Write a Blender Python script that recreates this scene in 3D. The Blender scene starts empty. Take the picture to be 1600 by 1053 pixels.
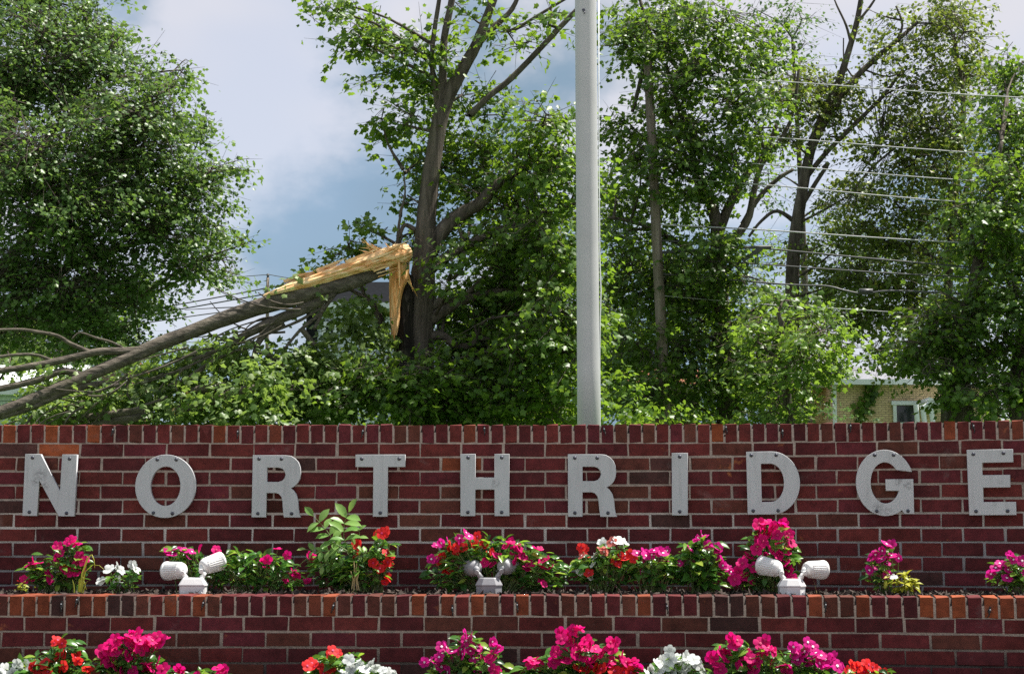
import bpy, bmesh, math, random
import numpy as np
from mathutils import Vector, Matrix

R = math.radians
sc = bpy.context.scene
col = sc.collection
random.seed(7)
rng = np.random.default_rng(11)

# ------------------------------------------------------------------ camera
EYE = 1.5
F = 2606.0                                   # focal length in photograph pixels
TILT = math.atan(318.5 / F)
cd = bpy.data.cameras.new('camera'); cam = bpy.data.objects.new('camera', cd); col.objects.link(cam)
cd.sensor_width = 36; cd.lens = F / 1600 * 36; cd.clip_start = .05; cd.clip_end = 3000
cam.location = (0, 0, EYE); cam.rotation_euler = (R(90) + TILT, 0, 0)
sc.camera = cam

# ------------------------------------------------------------------ sun and sky
SUN_EL, SUN_AZ = R(64), R(15)                # azimuth measured from +X towards +Y
sdir = Vector((math.cos(SUN_EL) * math.cos(SUN_AZ), math.cos(SUN_EL) * math.sin(SUN_AZ), math.sin(SUN_EL)))
sd = bpy.data.lights.new('sun', 'SUN'); sun = bpy.data.objects.new('sun', sd); col.objects.link(sun)
sd.energy = 5.0; sd.angle = R(.55); sd.color = (1, .955, .88)
sun.rotation_euler = sdir.to_track_quat('Z', 'Y').to_euler()
sun.location = (12, 5, 30)

w = bpy.data.worlds.new('World'); sc.world = w; w.use_nodes = True
nt = w.node_tree; N = nt.nodes; L = nt.links; N.clear()
wo = N.new('ShaderNodeOutputWorld'); bg = N.new('ShaderNodeBackground'); L.new(bg.outputs[0], wo.inputs[0])
sky = N.new('ShaderNodeTexSky'); sky.sky_type = 'NISHITA'; sky.sun_disc = False
sky.sun_elevation = SUN_EL; sky.sun_rotation = R(90) - SUN_AZ; sky.air_density = 1.0; sky.dust_density = .6; sky.ozone_density = 1.2
bg.inputs[1].default_value = .08
tc = N.new('ShaderNodeTexCoord')
mp = N.new('ShaderNodeMapping'); mp.inputs['Scale'].default_value = (1, 1, 1.5); mp.inputs['Location'].default_value = (8.7, 8.04, 2.69)
L.new(tc.outputs['Generated'], mp.inputs[0])
n1 = N.new('ShaderNodeTexNoise'); n1.inputs['Scale'].default_value = 4.2; n1.inputs['Detail'].default_value = 3; n1.inputs['Roughness'].default_value = .5
n1.inputs['Distortion'].default_value = .25
L.new(mp.outputs[0], n1.inputs['Vector'])
n2 = N.new('ShaderNodeTexNoise'); n2.inputs['Scale'].default_value = 6.5; n2.inputs['Detail'].default_value = 7; n2.inputs['Roughness'].default_value = .52
L.new(mp.outputs[0], n2.inputs['Vector'])
cr = N.new('ShaderNodeValToRGB'); cr.color_ramp.interpolation = 'EASE'
cr.color_ramp.elements[0].position = .36; cr.color_ramp.elements[0].color = (.72, .72, .72, 1)
cr.color_ramp.elements[1].position = .60; cr.color_ramp.elements[1].color = (1, 1, 1, 1)
L.new(n1.outputs['Fac'], cr.inputs[0])
cc = N.new('ShaderNodeValToRGB'); cc.color_ramp.interpolation = 'EASE'
cc.color_ramp.elements[0].position = .39; cc.color_ramp.elements[0].color = (1.6, 2.3, 3.05, 1)
cc.color_ramp.elements[1].position = .58; cc.color_ramp.elements[1].color = (4.5, 4.5, 4.9, 1)
L.new(n2.outputs['Fac'], cc.inputs[0])
mx = N.new('ShaderNodeMix'); mx.data_type = 'RGBA'
L.new(cr.outputs[0], mx.inputs['Factor']); L.new(sky.outputs[0], mx.inputs['A']); L.new(cc.outputs[0], mx.inputs['B'])
L.new(mx.outputs['Result'], bg.inputs[0])

vs = sc.view_settings
sc.display_settings.display_device = 'sRGB'
vs.view_transform = 'Standard'; vs.look = 'None'; vs.exposure = 1.08; vs.gamma = 1
cy = sc.cycles
cy.max_bounces = 7; cy.diffuse_bounces = 3; cy.glossy_bounces = 2; cy.transmission_bounces = 4; cy.transparent_max_bounces = 4
cy.caustics_reflective = False; cy.caustics_refractive = False
cy.use_denoising = False

# ------------------------------------------------------------------ helpers
cp, sp = math.cos(TILT), math.sin(TILT)
def PX(px, py, Y):
    a = (px - 800) / F; b = (526.5 - py) / F
    d = Vector((a, cp - sp * b, sp + cp * b))
    d *= Y / d.y
    return Vector((d.x, d.y, EYE + d.z))
YU, YL = 8.0, 7.27                           # distance of the two walls' faces
def arc(X, Y0):
    s = max(0, X); return Y0 - s * s / 18.0
def mpp(Y): return Y / F                      # metres per photo pixel at that distance

ORG = {}
def tag(o, label=None, cat=None, group=None, kind=None):
    if label: o['label'] = label
    if cat: o['category'] = cat
    if group: o['group'] = group
    if kind: o['kind'] = kind
    return o
def thing(name, loc, label, cat, group=None):
    o = bpy.data.objects.new(name, None); col.objects.link(o)
    o.location = loc; o.empty_display_size = .1
    ORG[o.name] = Vector(loc)
    return tag(o, label, cat, group)
def link(name, me, parent=None, origin=None):
    o = bpy.data.objects.new(name, me); col.objects.link(o)
    if parent is not None:
        o.parent = parent; ORG[o.name] = ORG[parent.name]
    else:
        o.location = origin or (0, 0, 0); ORG[o.name] = Vector(o.location)
    return o
class MB:
    def __init__(s): s.v = []; s.f = []
    def add(s, vs_, fs_):
        k = len(s.v); s.v.extend(vs_); s.f.extend([tuple(i + k for i in f) for f in fs_])
    def box(s, c, d, rz=0, rot=None):
        x, y, z = d[0] / 2, d[1] / 2, d[2] / 2
        m = rot if rot else Matrix.Rotation(rz, 3, 'Z')
        c = Vector(c)
        vs_ = [c + m @ Vector((sx * x, sy * y, sz * z)) for sx in (-1, 1) for sy in (-1, 1) for sz in (-1, 1)]
        s.add(vs_, [(0, 1, 3, 2), (4, 6, 7, 5), (0, 4, 5, 1), (2, 3, 7, 6), (0, 2, 6, 4), (1, 5, 7, 3)])
    def tube(s, pts, rad, sides=8, cap=True, jit=0, squash=None):
        pts = [Vector(p) for p in pts]; n = len(pts)
        t0 = (pts[1] - pts[0]).normalized()
        u = t0.orthogonal().normalized()
        vs_ = []
        for i, p in enumerate(pts):
            t = (pts[min(i + 1, n - 1)] - pts[max(i - 1, 0)]).normalized()
            u = (u - t * u.dot(t)).normalized(); v = t.cross(u)
            for k in range(sides):
                a = 2 * math.pi * k / sides
                r = rad[i] * (1 + (random.uniform(-jit, jit) if jit else 0))
                vs_.append(p + (u * math.cos(a) + v * math.sin(a)) * r)
        fs_ = [(i * sides + k, i * sides + (k + 1) % sides, (i + 1) * sides + (k + 1) % sides, (i + 1) * sides + k) for i in range(n - 1) for k in range(sides)]
        if cap: fs_ += [tuple(reversed(range(sides))), tuple(range((n - 1) * sides, n * sides))]
        s.add(vs_, fs_)
    def lathe(s, o, axis, prof, sides=20):
        o = Vector(o); axis = Vector(axis).normalized(); u = axis.orthogonal().normalized(); v = axis.cross(u)
        vs_ = [o + axis * h + (u * math.cos(2 * math.pi * k / sides) + v * math.sin(2 * math.pi * k / sides)) * r for h, r in prof for k in range(sides)]
        n = len(prof)
        fs_ = [(i * sides + k, i * sides + (k + 1) % sides, (i + 1) * sides + (k + 1) % sides, (i + 1) * sides + k) for i in range(n - 1) for k in range(sides)]
        s.add(vs_, fs_)
    def build(s, name, mat, parent=None, smooth=False, kind=None, origin=None):
        o = ORG[parent.name] if parent is not None else Vector(origin or (0, 0, 0))
        me = bpy.data.meshes.new(name)
        me.from_pydata([Vector(v) - o for v in s.v], [], s.f)
        if mat: me.materials.append(mat)
        if smooth: me.shade_smooth()
        me.update()
        ob = link(name, me, parent, o)
        if kind: ob['kind'] = kind
        return ob
def mesh_np(name, V, T, mat, parent=None, rnd=None, kind=None, smooth=False):
    o = ORG[parent.name] if parent is not None else Vector((0, 0, 0))
    me = bpy.data.meshes.new(name)
    V = np.asarray(V, dtype=np.float32) - np.array(o, dtype=np.float32)
    T = np.asarray(T, dtype=np.int32)
    k = T.shape[1]
    me.vertices.add(len(V)); me.vertices.foreach_set('co', V.ravel())
    me.loops.add(T.size); me.loops.foreach_set('vertex_index', T.ravel())
    me.polygons.add(len(T)); me.polygons.foreach_set('loop_start', np.arange(0, T.size, k, dtype=np.int32))
    if smooth: me.polygons.foreach_set('use_smooth', np.ones(len(T), dtype=bool))
    me.update(calc_edges=True)
    if rnd is not None:
        at = me.attributes.new('rnd', 'FLOAT', 'POINT'); at.data.foreach_set('value', np.asarray(rnd, dtype=np.float32))
    me.materials.append(mat)
    ob = link(name, me, parent)
    if kind: ob['kind'] = kind
    return ob

# ------------------------------------------------------------------ materials
def newmat(name):
    m = bpy.data.materials.new(name); m.use_nodes = True
    t = m.node_tree; b = t.nodes['Principled BSDF']
    return m, t, b
def nd(t, typ, **kw):
    n = t.nodes.new(typ)
    for k, v in kw.items():
        if k in n.inputs: n.inputs[k].default_value = v
        else: setattr(n, k, v)
    return n
def ramp(t, fac, stops):
    r = t.nodes.new('ShaderNodeValToRGB'); e = r.color_ramp.elements
    while len(e) < len(stops): e.new(.5)
    for i, (p, c) in enumerate(stops):
        e[i].position = p; e[i].color = (*c, 1) if len(c) == 3 else c
    t.links.new(fac, r.inputs[0]); return r.outputs[0]
def mix(t, fac, a, b, mode='MIX'):
    n = t.nodes.new('ShaderNodeMix'); n.data_type = 'RGBA'; n.blend_type = mode
    for key, v in (('Factor', fac), ('A', a), ('B', b)):
        if hasattr(v, 'links') or isinstance(v, bpy.types.NodeSocket): t.links.new(v, n.inputs[key])
        else: n.inputs[key].default_value = v if key == 'Factor' else (*v, 1)
    return n.outputs['Result']
def noise(t, scale, detail=4, rough=.55, vec=None, out='Fac', dist=0):
    n = nd(t, 'ShaderNodeTexNoise', Scale=scale, Detail=detail, Roughness=rough, Distortion=dist)
    if vec is not None: t.links.new(vec, n.inputs['Vector'])
    return n.outputs[out]
def coords(t, scale=(1, 1, 1), kind='Object'):
    c = t.nodes.new('ShaderNodeTexCoord'); m = t.nodes.new('ShaderNodeMapping'); m.inputs['Scale'].default_value = scale
    t.links.new(c.outputs[kind], m.inputs[0]); return m.outputs[0]
def worldpos(t, scale=(1, 1, 1)):
    c = t.nodes.new('ShaderNodeNewGeometry'); m = t.nodes.new('ShaderNodeMapping'); m.inputs['Scale'].default_value = scale
    t.links.new(c.outputs['Position'], m.inputs[0]); return m.outputs[0]
def bump(t, b, h, strength=.4, dist=.01):
    n = t.nodes.new('ShaderNodeBump'); n.inputs['Strength'].default_value = strength; n.inputs['Distance'].default_value = dist
    t.links.new(h, n.inputs['Height']); t.links.new(n.outputs[0], b.inputs['Normal'])
def plain(name, c, rough=.6, metal=0, var=.15, scale=20, bstr=.15, bd=.003):
    m, t, b = newmat(name)
    f = noise(t, scale, 5, .6, worldpos(t))
    d = tuple(x * (1 - var) for x in c); l = tuple(min(1, x * (1 + var)) for x in c)
    t.links.new(ramp(t, f, [(.3, d), (.7, l)]), b.inputs['Base Color'])
    b.inputs['Roughness'].default_value = rough; b.inputs['Metallic'].default_value = metal
    if bstr: bump(t, b, f, bstr, bd)
    return m

def brick_mat():
    m, t, b = newmat('brick')
    oi = t.nodes.new('ShaderNodeObjectInfo'); p = worldpos(t)
    c = mix(t, 1, oi.outputs['Color'], ramp(t, noise(t, 26, 6, .65, p), [(.25, (.55, .52, .52)), (.5, (.95, .95, .95)), (.75, (1.3, 1.22, 1.2))]), 'MULTIPLY')
    chip = ramp(t, noise(t, 9, 4, .6, p, dist=.1), [(.67, (0, 0, 0)), (.74, (.8, .8, .8))])
    c = mix(t, chip, c, (.36, .115, .045))
    soot = ramp(t, noise(t, 3.1, 5, .6, p), [(.42, (1, 1, 1)), (.72, (.55, .52, .5))])
    c = mix(t, 1, c, soot, 'MULTIPLY')
    dust = ramp(t, noise(t, 60, 3, .7, p), [(.68, (0, 0, 0)), (.84, (.22, .22, .22))])
    c = mix(t, dust, c, (.33, .27, .25))
    bloom = ramp(t, noise(t, 4.2, 7, .72, p, dist=.3), [(.60, (0, 0, 0)), (.80, (.30, .30, .30))])
    c = mix(t, bloom, c, (.34, .30, .28))
    t.links.new(c, b.inputs['Base Color']); b.inputs['Roughness'].default_value = .85; b.inputs['Specular IOR Level'].default_value = .25
    bump(t, b, noise(t, 95, 6, .7, p), .55, .004)
    return m
def mortar_mat(name, white):
    m, t, b = newmat(name); p = worldpos(t)
    c = ramp(t, noise(t, 40, 6, .7, p), [(.3, (.042, .033, .029)), (.7, (.108, .086, .074))])
    if white:
        sx = t.nodes.new('ShaderNodeSeparateXYZ'); t.links.new(p, sx.inputs[0])
        mr = nd(t, 'ShaderNodeMapRange'); mr.inputs[1].default_value = 1.72; mr.inputs[2].default_value = 1.50
        t.links.new(sx.outputs['Z'], mr.inputs[0])
        ml = t.nodes.new('ShaderNodeMath'); ml.operation = 'MULTIPLY'; t.links.new(mr.outputs[0], ml.inputs[0])
        t.links.new(ramp(t, noise(t, 7, 5, .6, p), [(.28, (.35, .35, .35)), (.55, (1, 1, 1))]), ml.inputs[1])
        c = mix(t, ml.outputs[0], c, (.30, .285, .28))  # paler towards the foot of the wall, broken up by noise
    t.links.new(c, b.inputs['Base Color']); b.inputs['Roughness'].default_value = .95
    bump(t, b, noise(t, 160, 5, .7, p), .7, .004)
    return m
def letter_mat():
    m, t, b = newmat('letter_paint'); p = worldpos(t)
    c = ramp(t, noise(t, 5, 4, .5, p), [(.3, (.475, .475, .485)), (.7, (.53, .53, .54))])
    streak = ramp(t, noise(t, 3.0, 5, .65, worldpos(t, (14, 14, 1.5))), [(.50, (1, 1, 1)), (.80, (.78, .77, .76))])
    c = mix(t, 1, c, streak, 'MULTIPLY')
    f = noise(t, 75, 6, .75, p); acc = None
    for (qx, qy, qr) in ((62, 742, .040), (68, 760, .030), (56, 752, .028), (774, 755, .026), (1405, 752, .030), (1418, 758, .030), (1372, 794, .036), (1388, 798, .026), (1562, 752, .024), (1556, 788, .022), (1575, 757, .02), (1410, 738, .02)):
        dn = t.nodes.new('ShaderNodeVectorMath'); dn.operation = 'DISTANCE'; t.links.new(p, dn.inputs[0]); dn.inputs[1].default_value = PX(qx, qy, arc(PX(qx, qy, 7.9).x, YU) - .04)
        mr = nd(t, 'ShaderNodeMapRange'); mr.inputs[1].default_value = qr; mr.inputs[2].default_value = qr * .35; t.links.new(dn.outputs['Value'], mr.inputs[0])
        if acc is None: acc = mr.outputs[0]
        else:
            mxn = t.nodes.new('ShaderNodeMath'); mxn.operation = 'MAXIMUM'; t.links.new(acc, mxn.inputs[0]); t.links.new(mr.outputs[0], mxn.inputs[1]); acc = mxn.outputs[0]
    ma = t.nodes.new('ShaderNodeMath'); ma.operation = 'MULTIPLY'; t.links.new(acc, ma.inputs[0])
    t.links.new(ramp(t, f, [(.46, (0, 0, 0)), (.53, (.8, .8, .8))]), ma.inputs[1])
    c = mix(t, ma.outputs[0], c, (.24, .235, .24))
    t.links.new(c, b.inputs['Base Color']); b.inputs['Roughness'].default_value = .5; b.inputs['Metallic'].default_value = 0
    bump(t, b, noise(t, 30, 4, .6, p), .08, .002)
    return m
def bark_mat(name, d, l, sc_=9, axis=(1, 1, .16), st=.9):
    m, t, b = newmat(name); p = worldpos(t, axis)
    f = noise(t, sc_, 7, .65, p, dist=.5)
    c = ramp(t, f, [(.3, d), (.55, tuple((x + y) / 2 for x, y in zip(d, l))), (.75, l)])
    lich = ramp(t, noise(t, 2.5, 4, .6, worldpos(t)), [(.55, (0, 0, 0)), (.75, (.45, .45, .45))])
    c = mix(t, lich, c, (.13, .13, .085))
    t.links.new(c, b.inputs['Base Color']); b.inputs['Roughness'].default_value = .9; b.inputs['Specular IOR Level'].default_value = .15
    bump(t, b, f, st, .05)
    return m
def torn_mat():
    m, t, b = newmat('torn_wood'); p = worldpos(t, (.7, 4.5, 6))
    f = noise(t, 2.4, 7, .7, p, dist=.35)
    c = ramp(t, f, [(.28, (.40, .15, .05)), (.42, (.76, .40, .17)), (.55, (.87, .61, .33)), (.72, (.93, .80, .58))])
    t.links.new(c, b.inputs['Base Color']); b.inputs['Roughness'].default_value = .75
    b.inputs['Specular IOR Level'].default_value = .2; bump(t, b, f, .45, .015); return m
def torn_v_mat():
    m, t, b = newmat('torn_wood_upright'); p = worldpos(t, (6.5, 4.5, .6))
    f = noise(t, 2.4, 7, .7, p, dist=.35)
    c = ramp(t, f, [(.28, (.42, .14, .04)), (.42, (.78, .36, .12)), (.56, (.87, .54, .25)), (.75, (.92, .72, .46))])
    t.links.new(c, b.inputs['Base Color']); b.inputs['Roughness'].default_value = .75
    b.inputs['Specular IOR Level'].default_value = .2; bump(t, b, f, .45, .015); return m
def leaf_mat(name, stops, tr=(.22, .42, .04), tf=.38, rough=.42, objrnd=False):
    m, t, b = newmat(name)
    if objrnd:
        a = t.nodes.new('ShaderNodeObjectInfo').outputs['Random']
    else:
        n = t.nodes.new('ShaderNodeAttribute'); n.attribute_name = 'rnd'; a = n.outputs['Fac']
    c = ramp(t, a, stops)
    t.links.new(c, b.inputs['Base Color']); b.inputs['Roughness'].default_value = rough; b.inputs['Specular IOR Level'].default_value = .32
    tl = t.nodes.new('ShaderNodeBsdfTranslucent')
    t.links.new(mix(t, .6, c, tr), tl.inputs['Color'])
    ms = t.nodes.new('ShaderNodeMixShader'); ms.inputs[0].default_value = tf
    t.links.new(b.outputs[0], ms.inputs[1]); t.links.new(tl.outputs[0], ms.inputs[2])
    t.links.new(ms.outputs[0], t.nodes['Material Output'].inputs[0])
    return m
def petal_mat(name, c, tr, tf=.4):
    m, t, b = newmat(name)
    oi = t.nodes.new('ShaderNodeObjectInfo')
    cc_ = ramp(t, oi.outputs['Random'], [(0, tuple(x * .74 for x in c)), (1, c)])
    ov = coords(t); vl = t.nodes.new('ShaderNodeVectorMath'); vl.operation = 'LENGTH'; t.links.new(ov, vl.inputs[0])
    cc_ = mix(t, 1, cc_, ramp(t, vl.outputs['Value'], [(.12, (.62, .62, .62)), (.5, (.95, .95, .95)), (.95, (1.12, 1.12, 1.12))]), 'MULTIPLY')
    cc_ = mix(t, 1, cc_, ramp(t, noise(t, 3.2, 4, .6, ov), [(.3, (.82, .82, .82)), (.65, (1.06, 1.06, 1.06))]), 'MULTIPLY')
    t.links.new(cc_, b.inputs['Base Color']); b.inputs['Roughness'].default_value = .6; b.inputs['Specular IOR Level'].default_value = .2
    tl = t.nodes.new('ShaderNodeBsdfTranslucent'); tl.inputs[0].default_value = (*tr, 1)
    ms = t.nodes.new('ShaderNodeMixShader'); ms.inputs[0].default_value = tf
    t.links.new(b.outputs[0], ms.inputs[1]); t.links.new(tl.outputs[0], ms.inputs[2])
    t.links.new(ms.outputs[0], t.nodes['Material Output'].inputs[0])
    return m
def coursed_mat(name, c1, c2, cm, bw, bh, off=.5, mort=.012):
    m, t, b = newmat(name)
    g = t.nodes.new('ShaderNodeNewGeometry'); sx = t.nodes.new('ShaderNodeSeparateXYZ'); t.links.new(g.outputs['Position'], sx.inputs[0])
    ad = t.nodes.new('ShaderNodeMath'); ad.operation = 'ADD'; t.links.new(sx.outputs['X'], ad.inputs[0]); t.links.new(sx.outputs['Y'], ad.inputs[1])
    cb = t.nodes.new('ShaderNodeCombineXYZ'); t.links.new(ad.outputs[0], cb.inputs['X']); t.links.new(sx.outputs['Z'], cb.inputs['Y'])
    br = t.nodes.new('ShaderNodeTexBrick'); br.offset = off
    br.inputs['Color1'].default_value = (*c1, 1); br.inputs['Color2'].default_value = (*c2, 1); br.inputs['Mortar'].default_value = (*cm, 1)
    br.inputs['Scale'].default_value = 1; br.inputs['Mortar Size'].default_value = mort; br.inputs['Brick Width'].default_value = bw; br.inputs['Row Height'].default_value = bh
    t.links.new(cb.outputs[0], br.inputs['Vector'])
    v = mix(t, 1, br.outputs['Color'], ramp(t, noise(t, 3, 5, .6, worldpos(t)), [(.3, (.8, .8, .8)), (.7, (1.1, 1.1, 1.1))]), 'MULTIPLY')
    t.links.new(v, b.inputs['Base Color']); b.inputs['Roughness'].default_value = .85
    bump(t, b, br.outputs['Fac'], -.5, .01)
    return m

def matte(*a, **k):
    m = plain(*a, **k); m.node_tree.nodes['Principled BSDF'].inputs['Specular IOR Level'].default_value = 0; return m
M = {}
M['brick'] = brick_mat()
M['mortar_up'] = mortar_mat('mortar_pale_low', True); M['mortar'] = mortar_mat('mortar', False)
M['letter'] = letter_mat(); M['rivet'] = plain('rivet_metal', (.08, .08, .10), .4, .6, bstr=0)
M['white'] = plain('white_plastic', (.72, .72, .71), .45, 0, .06, 30, .05)
M['greyp'] = plain('grey_plastic', (.27, .27, .285), .5, 0, .08, 30, .05)
M['rubber'] = plain('black_rubber', (.02, .02, .02), .6, 0, .1, 30, 0)
M['pole'] = plain('brushed_pole', (.46, .455, .45), .42, .15, .05, 6, .03)
M['bark'] = bark_mat('bark', (.030, .024, .019), (.19, .16, .13), 8, (1, 1, .13), 1.0)
M['bark_limb'] = bark_mat('bark_limb', (.045, .038, .03), (.24, .205, .165), 9, (.45, 1.6, 2.2), 1.0)
M['hollow'] = bark_mat('decayed_wood', (.008, .007, .006), (.05, .042, .034), 8, (1.5, 1.5, .12))
M['torn'] = torn_mat(); M['torn_v'] = torn_v_mat()
M['leaf_left'] = leaf_mat('leaf_silver_maple', [(0, (0.040, 0.082, 0.022)), (.5, (0.080, 0.151, 0.038)), (1, (0.160, 0.244, 0.076))], (.28, .46, .06), .36, .40)
M['leaf_mid'] = leaf_mat('leaf_maple', [(0, (0.032, 0.068, 0.011)), (.5, (0.068, 0.136, 0.021)), (1, (0.144, 0.232, 0.036))], (.38, .60, .04), .38, .42)
M['leaf_fallen'] = leaf_mat('leaf_fallen_limb', [(0, (0.057, 0.107, 0.021)), (.5, (0.115, 0.189, 0.045)), (1, (0.246, 0.312, 0.123))], (.38, .56, .07), .38, .42)
M['leaf_right'] = leaf_mat('leaf_dark_maple', [(0, (0.029, 0.062, 0.011)), (.5, (0.064, 0.124, 0.021)), (1, (0.136, 0.216, 0.036))], (.36, .58, .04), .38, .42)
M['leaf_olive'] = leaf_mat('leaf_olive_maple', [(0, (0.048, 0.079, 0.014)), (.5, (0.092, 0.145, 0.025)), (.9, (0.150, 0.198, 0.035)), (1, (0.220, 0.176, 0.053))], (.36, .46, .05), .38, .45)
M['leaf_bright'] = leaf_mat('leaf_bright_maple', [(0, (0.056, 0.104, 0.018)), (.5, (0.104, 0.192, 0.032)), (1, (0.184, 0.272, 0.056))], (.40, .62, .05), .40, .42)
M['leaf_far'] = leaf_mat('leaf_far_tree', [(0, (.05, .085, .035)), (1, (.11, .17, .075))], (.2, .36, .08), .34, .5)
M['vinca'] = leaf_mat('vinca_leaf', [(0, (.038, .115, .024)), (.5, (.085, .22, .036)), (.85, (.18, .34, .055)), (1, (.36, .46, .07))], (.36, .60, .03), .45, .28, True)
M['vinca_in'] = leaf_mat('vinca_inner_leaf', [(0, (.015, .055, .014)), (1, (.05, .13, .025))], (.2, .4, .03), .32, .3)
M['pinnate'] = leaf_mat('pinnate_leaf', [(0, (.14, .30, .07)), (1, (.30, .46, .13))], (.36, .56, .04), .42, .38, True)
M['yellow'] = leaf_mat('yellowing_leaf', [(0, (.30, .34, .04)), (1, (.52, .50, .07))], (.6, .58, .04), .4, .4, True)
M['straw'] = plain('dry_stem', (.40, .30, .14), .8, 0, .25, 40, 0)
M['stem'] = plain('green_stem', (.12, .17, .05), .6, 0, .2, 40, 0)
M['p_magenta'] = petal_mat('petal_magenta', (.78, .006, .20), (.95, .01, .28))
M['p_pink'] = petal_mat('petal_pink', (.68, .012, .27), (.85, .03, .38))
M['p_red'] = petal_mat('petal_red', (.82, .03, .035), (.95, .06, .05))
M['p_white'] = petal_mat('petal_white', (.82, .84, .82), (.8, .85, .8), .3)
M['p_salmon'] = petal_mat('petal_salmon', (.85, .22, .20), (.95, .3, .25))
M['eye'] = plain('flower_eye', (.85, .72, .78), .6, 0, .05, 30, 0)
M['eye_dark'] = plain('flower_eye_dark', (.45, .01, .09), .6, 0, .05, 30, 0)
M['soil'] = plain('mulch_soil', (.022, .017, .014), .95, 0, .5, 60, .8, .02)
M['chip'] = plain('mulch_chip', (.045, .032, .024), .9, 0, .6, 30, .3)
M['grass'] = plain('lawn', (.06, .11, .03), .9, 0, .4, 5, .6, .03)
M['cream_brick'] = coursed_mat('cream_brick', (.82, .61, .36), (.74, .54, .31), (.38, .28, .18), .21, .0677)
M['red_brick'] = coursed_mat('red_brick', (.25, .07, .05), (.19, .05, .04), (.24, .2, .17), .21, .0677)
M['siding'] = coursed_mat('white_siding', (.68, .73, .80), (.66, .71, .79), (.27, .30, .34), 40, .11, 0, .012)
M['trim'] = plain('white_trim', (.74, .76, .78), .55, 0, .05, 8, .05)
M['glass'] = plain('window_glass', (.02, .025, .03), .12, 0, .1, 2, 0)
M['roof_dark'] = matte('dark_shingle', (.014, .015, .017), .95, 0, .3, 12, .4)
M['roof_grey'] = matte('grey_shingle', (.22, .22, .24), .9, 0, .25, 12, .4)
M['roof_red'] = matte('rust_roof', (.28, .12, .08), .85, 0, .25, 8, .3)
M['roof_white'] = plain('white_metal_roof', (.78, .79, .80), .5, 0, .05, 3, .05)
M['timber'] = bark_mat('pole_timber', (.13, .10, .075), (.34, .29, .23), 8, (2, 2, .1), .4)
M['wire'] = plain('wire_metal', (.42, .42, .42), .45, 0, .15, 2, 0)
M['cable'] = plain('black_cable', (.07, .07, .07), .5, 0, .2, 2, 0)

# ------------------------------------------------------------------ ground
def gz(Y):
    k = [(-60, 0), (1, 0), (6.2, .84), (8.25, .84), (9, 1.2), (25, 2.2), (50, 3.5), (80, 3.7), (2500, 3.7)]
    for (a, za), (b, zb) in zip(k, k[1:]):
        if Y <= b: return za + (zb - za) * max(0, Y - a) / (b - a)
    return 3.7
ys = [-60, -20, -5, 0, 1] + [1 + .52 * i for i in range(1, 11)] + [7, 8.25, 9, 11, 14, 18, 22, 25, 30, 36, 43, 50, 65, 80, 120, 250, 700, 2500]
xs = [-2500, -700, -250, -100, -60, -40, -30, -20, -15, -10, -7, -5, -3, -1.5, 0, 1.5, 3, 5, 7, 10, 15, 20, 30, 40, 60, 100, 250, 700, 2500]
g = MB(); V = []
for Y in ys:
    for X in xs:
        V.append((X, Y, gz(Y) + (random.uniform(-.06, .06) if 10 < Y < 80 else 0)))
nx = len(xs)
g.add(V, [(j * nx + i, j * nx + i + 1, (j + 1) * nx + i + 1, (j + 1) * nx + i) for j in range(len(ys) - 1) for i in range(nx - 1)])
o = g.build('ground', M['grass'], None, True); tag(o, 'grass lawn around the brick sign walls', 'lawn', kind='structure')

m = MB(); m.add([(-40, -30, .004), (40, -30, .004), (40, .9, .004), (-40, .9, .004)], [(0, 1, 2, 3)])  # unseen paving, added to bounce sunlight onto the wall and letters
M['concrete'] = plain('concrete_paving', (.42, .40, .37), .9, 0, .12, 3, .2)
o = m.build('bounce_pavement', M['concrete']); tag(o, 'unseen pale concrete paving added in front to bounce light onto the walls', 'bounce_pavement', kind='structure')

# ------------------------------------------------------------------ brick walls
def onwall(px, py, Y0):
    Y = Y0
    for _ in range(6):
        X = PX(px, py, Y).x; Y = arc(X, Y0)
    return X, Y
def brick_meshes(n, chip):
    out = []
    for i in range(n):
        bm = bmesh.new(); bmesh.ops.create_cube(bm, size=1)
        bmesh.ops.bevel(bm, geom=bm.edges[:], offset=.03, segments=1, affect='EDGES')
        for v in bm.verts:
            if .44 < abs(v.co.x) < .495: v.co.x = math.copysign(.487, v.co.x)
            v.co += Vector((random.uniform(-1, 1) * .006, random.uniform(-1, 1) * .012, random.uniform(-1, 1) * .02)) * chip
        me = bpy.data.meshes.new('brick'); bm.to_mesh(me); bm.free()
        me.materials.append(M['brick']); out.append(me)
    return out
BR = brick_meshes(14, 1.7)
MAROON = [(.130, .022, .023), (.140, .025, .023), (.118, .021, .023), (.148, .028, .024), (.128, .022, .028), (.108, .021, .023)]
ORANGE = [(.30, .072, .026), (.24, .056, .024), (.19, .046, .025)]
DARK = [(.075, .032, .028), (.088, .034, .030)]
BROWN = [(.135, .042, .028), (.125, .036, .026)]
def pick(po, pd, pb):
    r = random.random()
    c = random.choice(ORANGE if r < po else DARK if r < po + pd else BROWN if r < po + pd + pb else MAROON)
    k = random.uniform(.85, 1.15)
    return (c[0] * k, c[1] * k, c[2] * k, 1)
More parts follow.
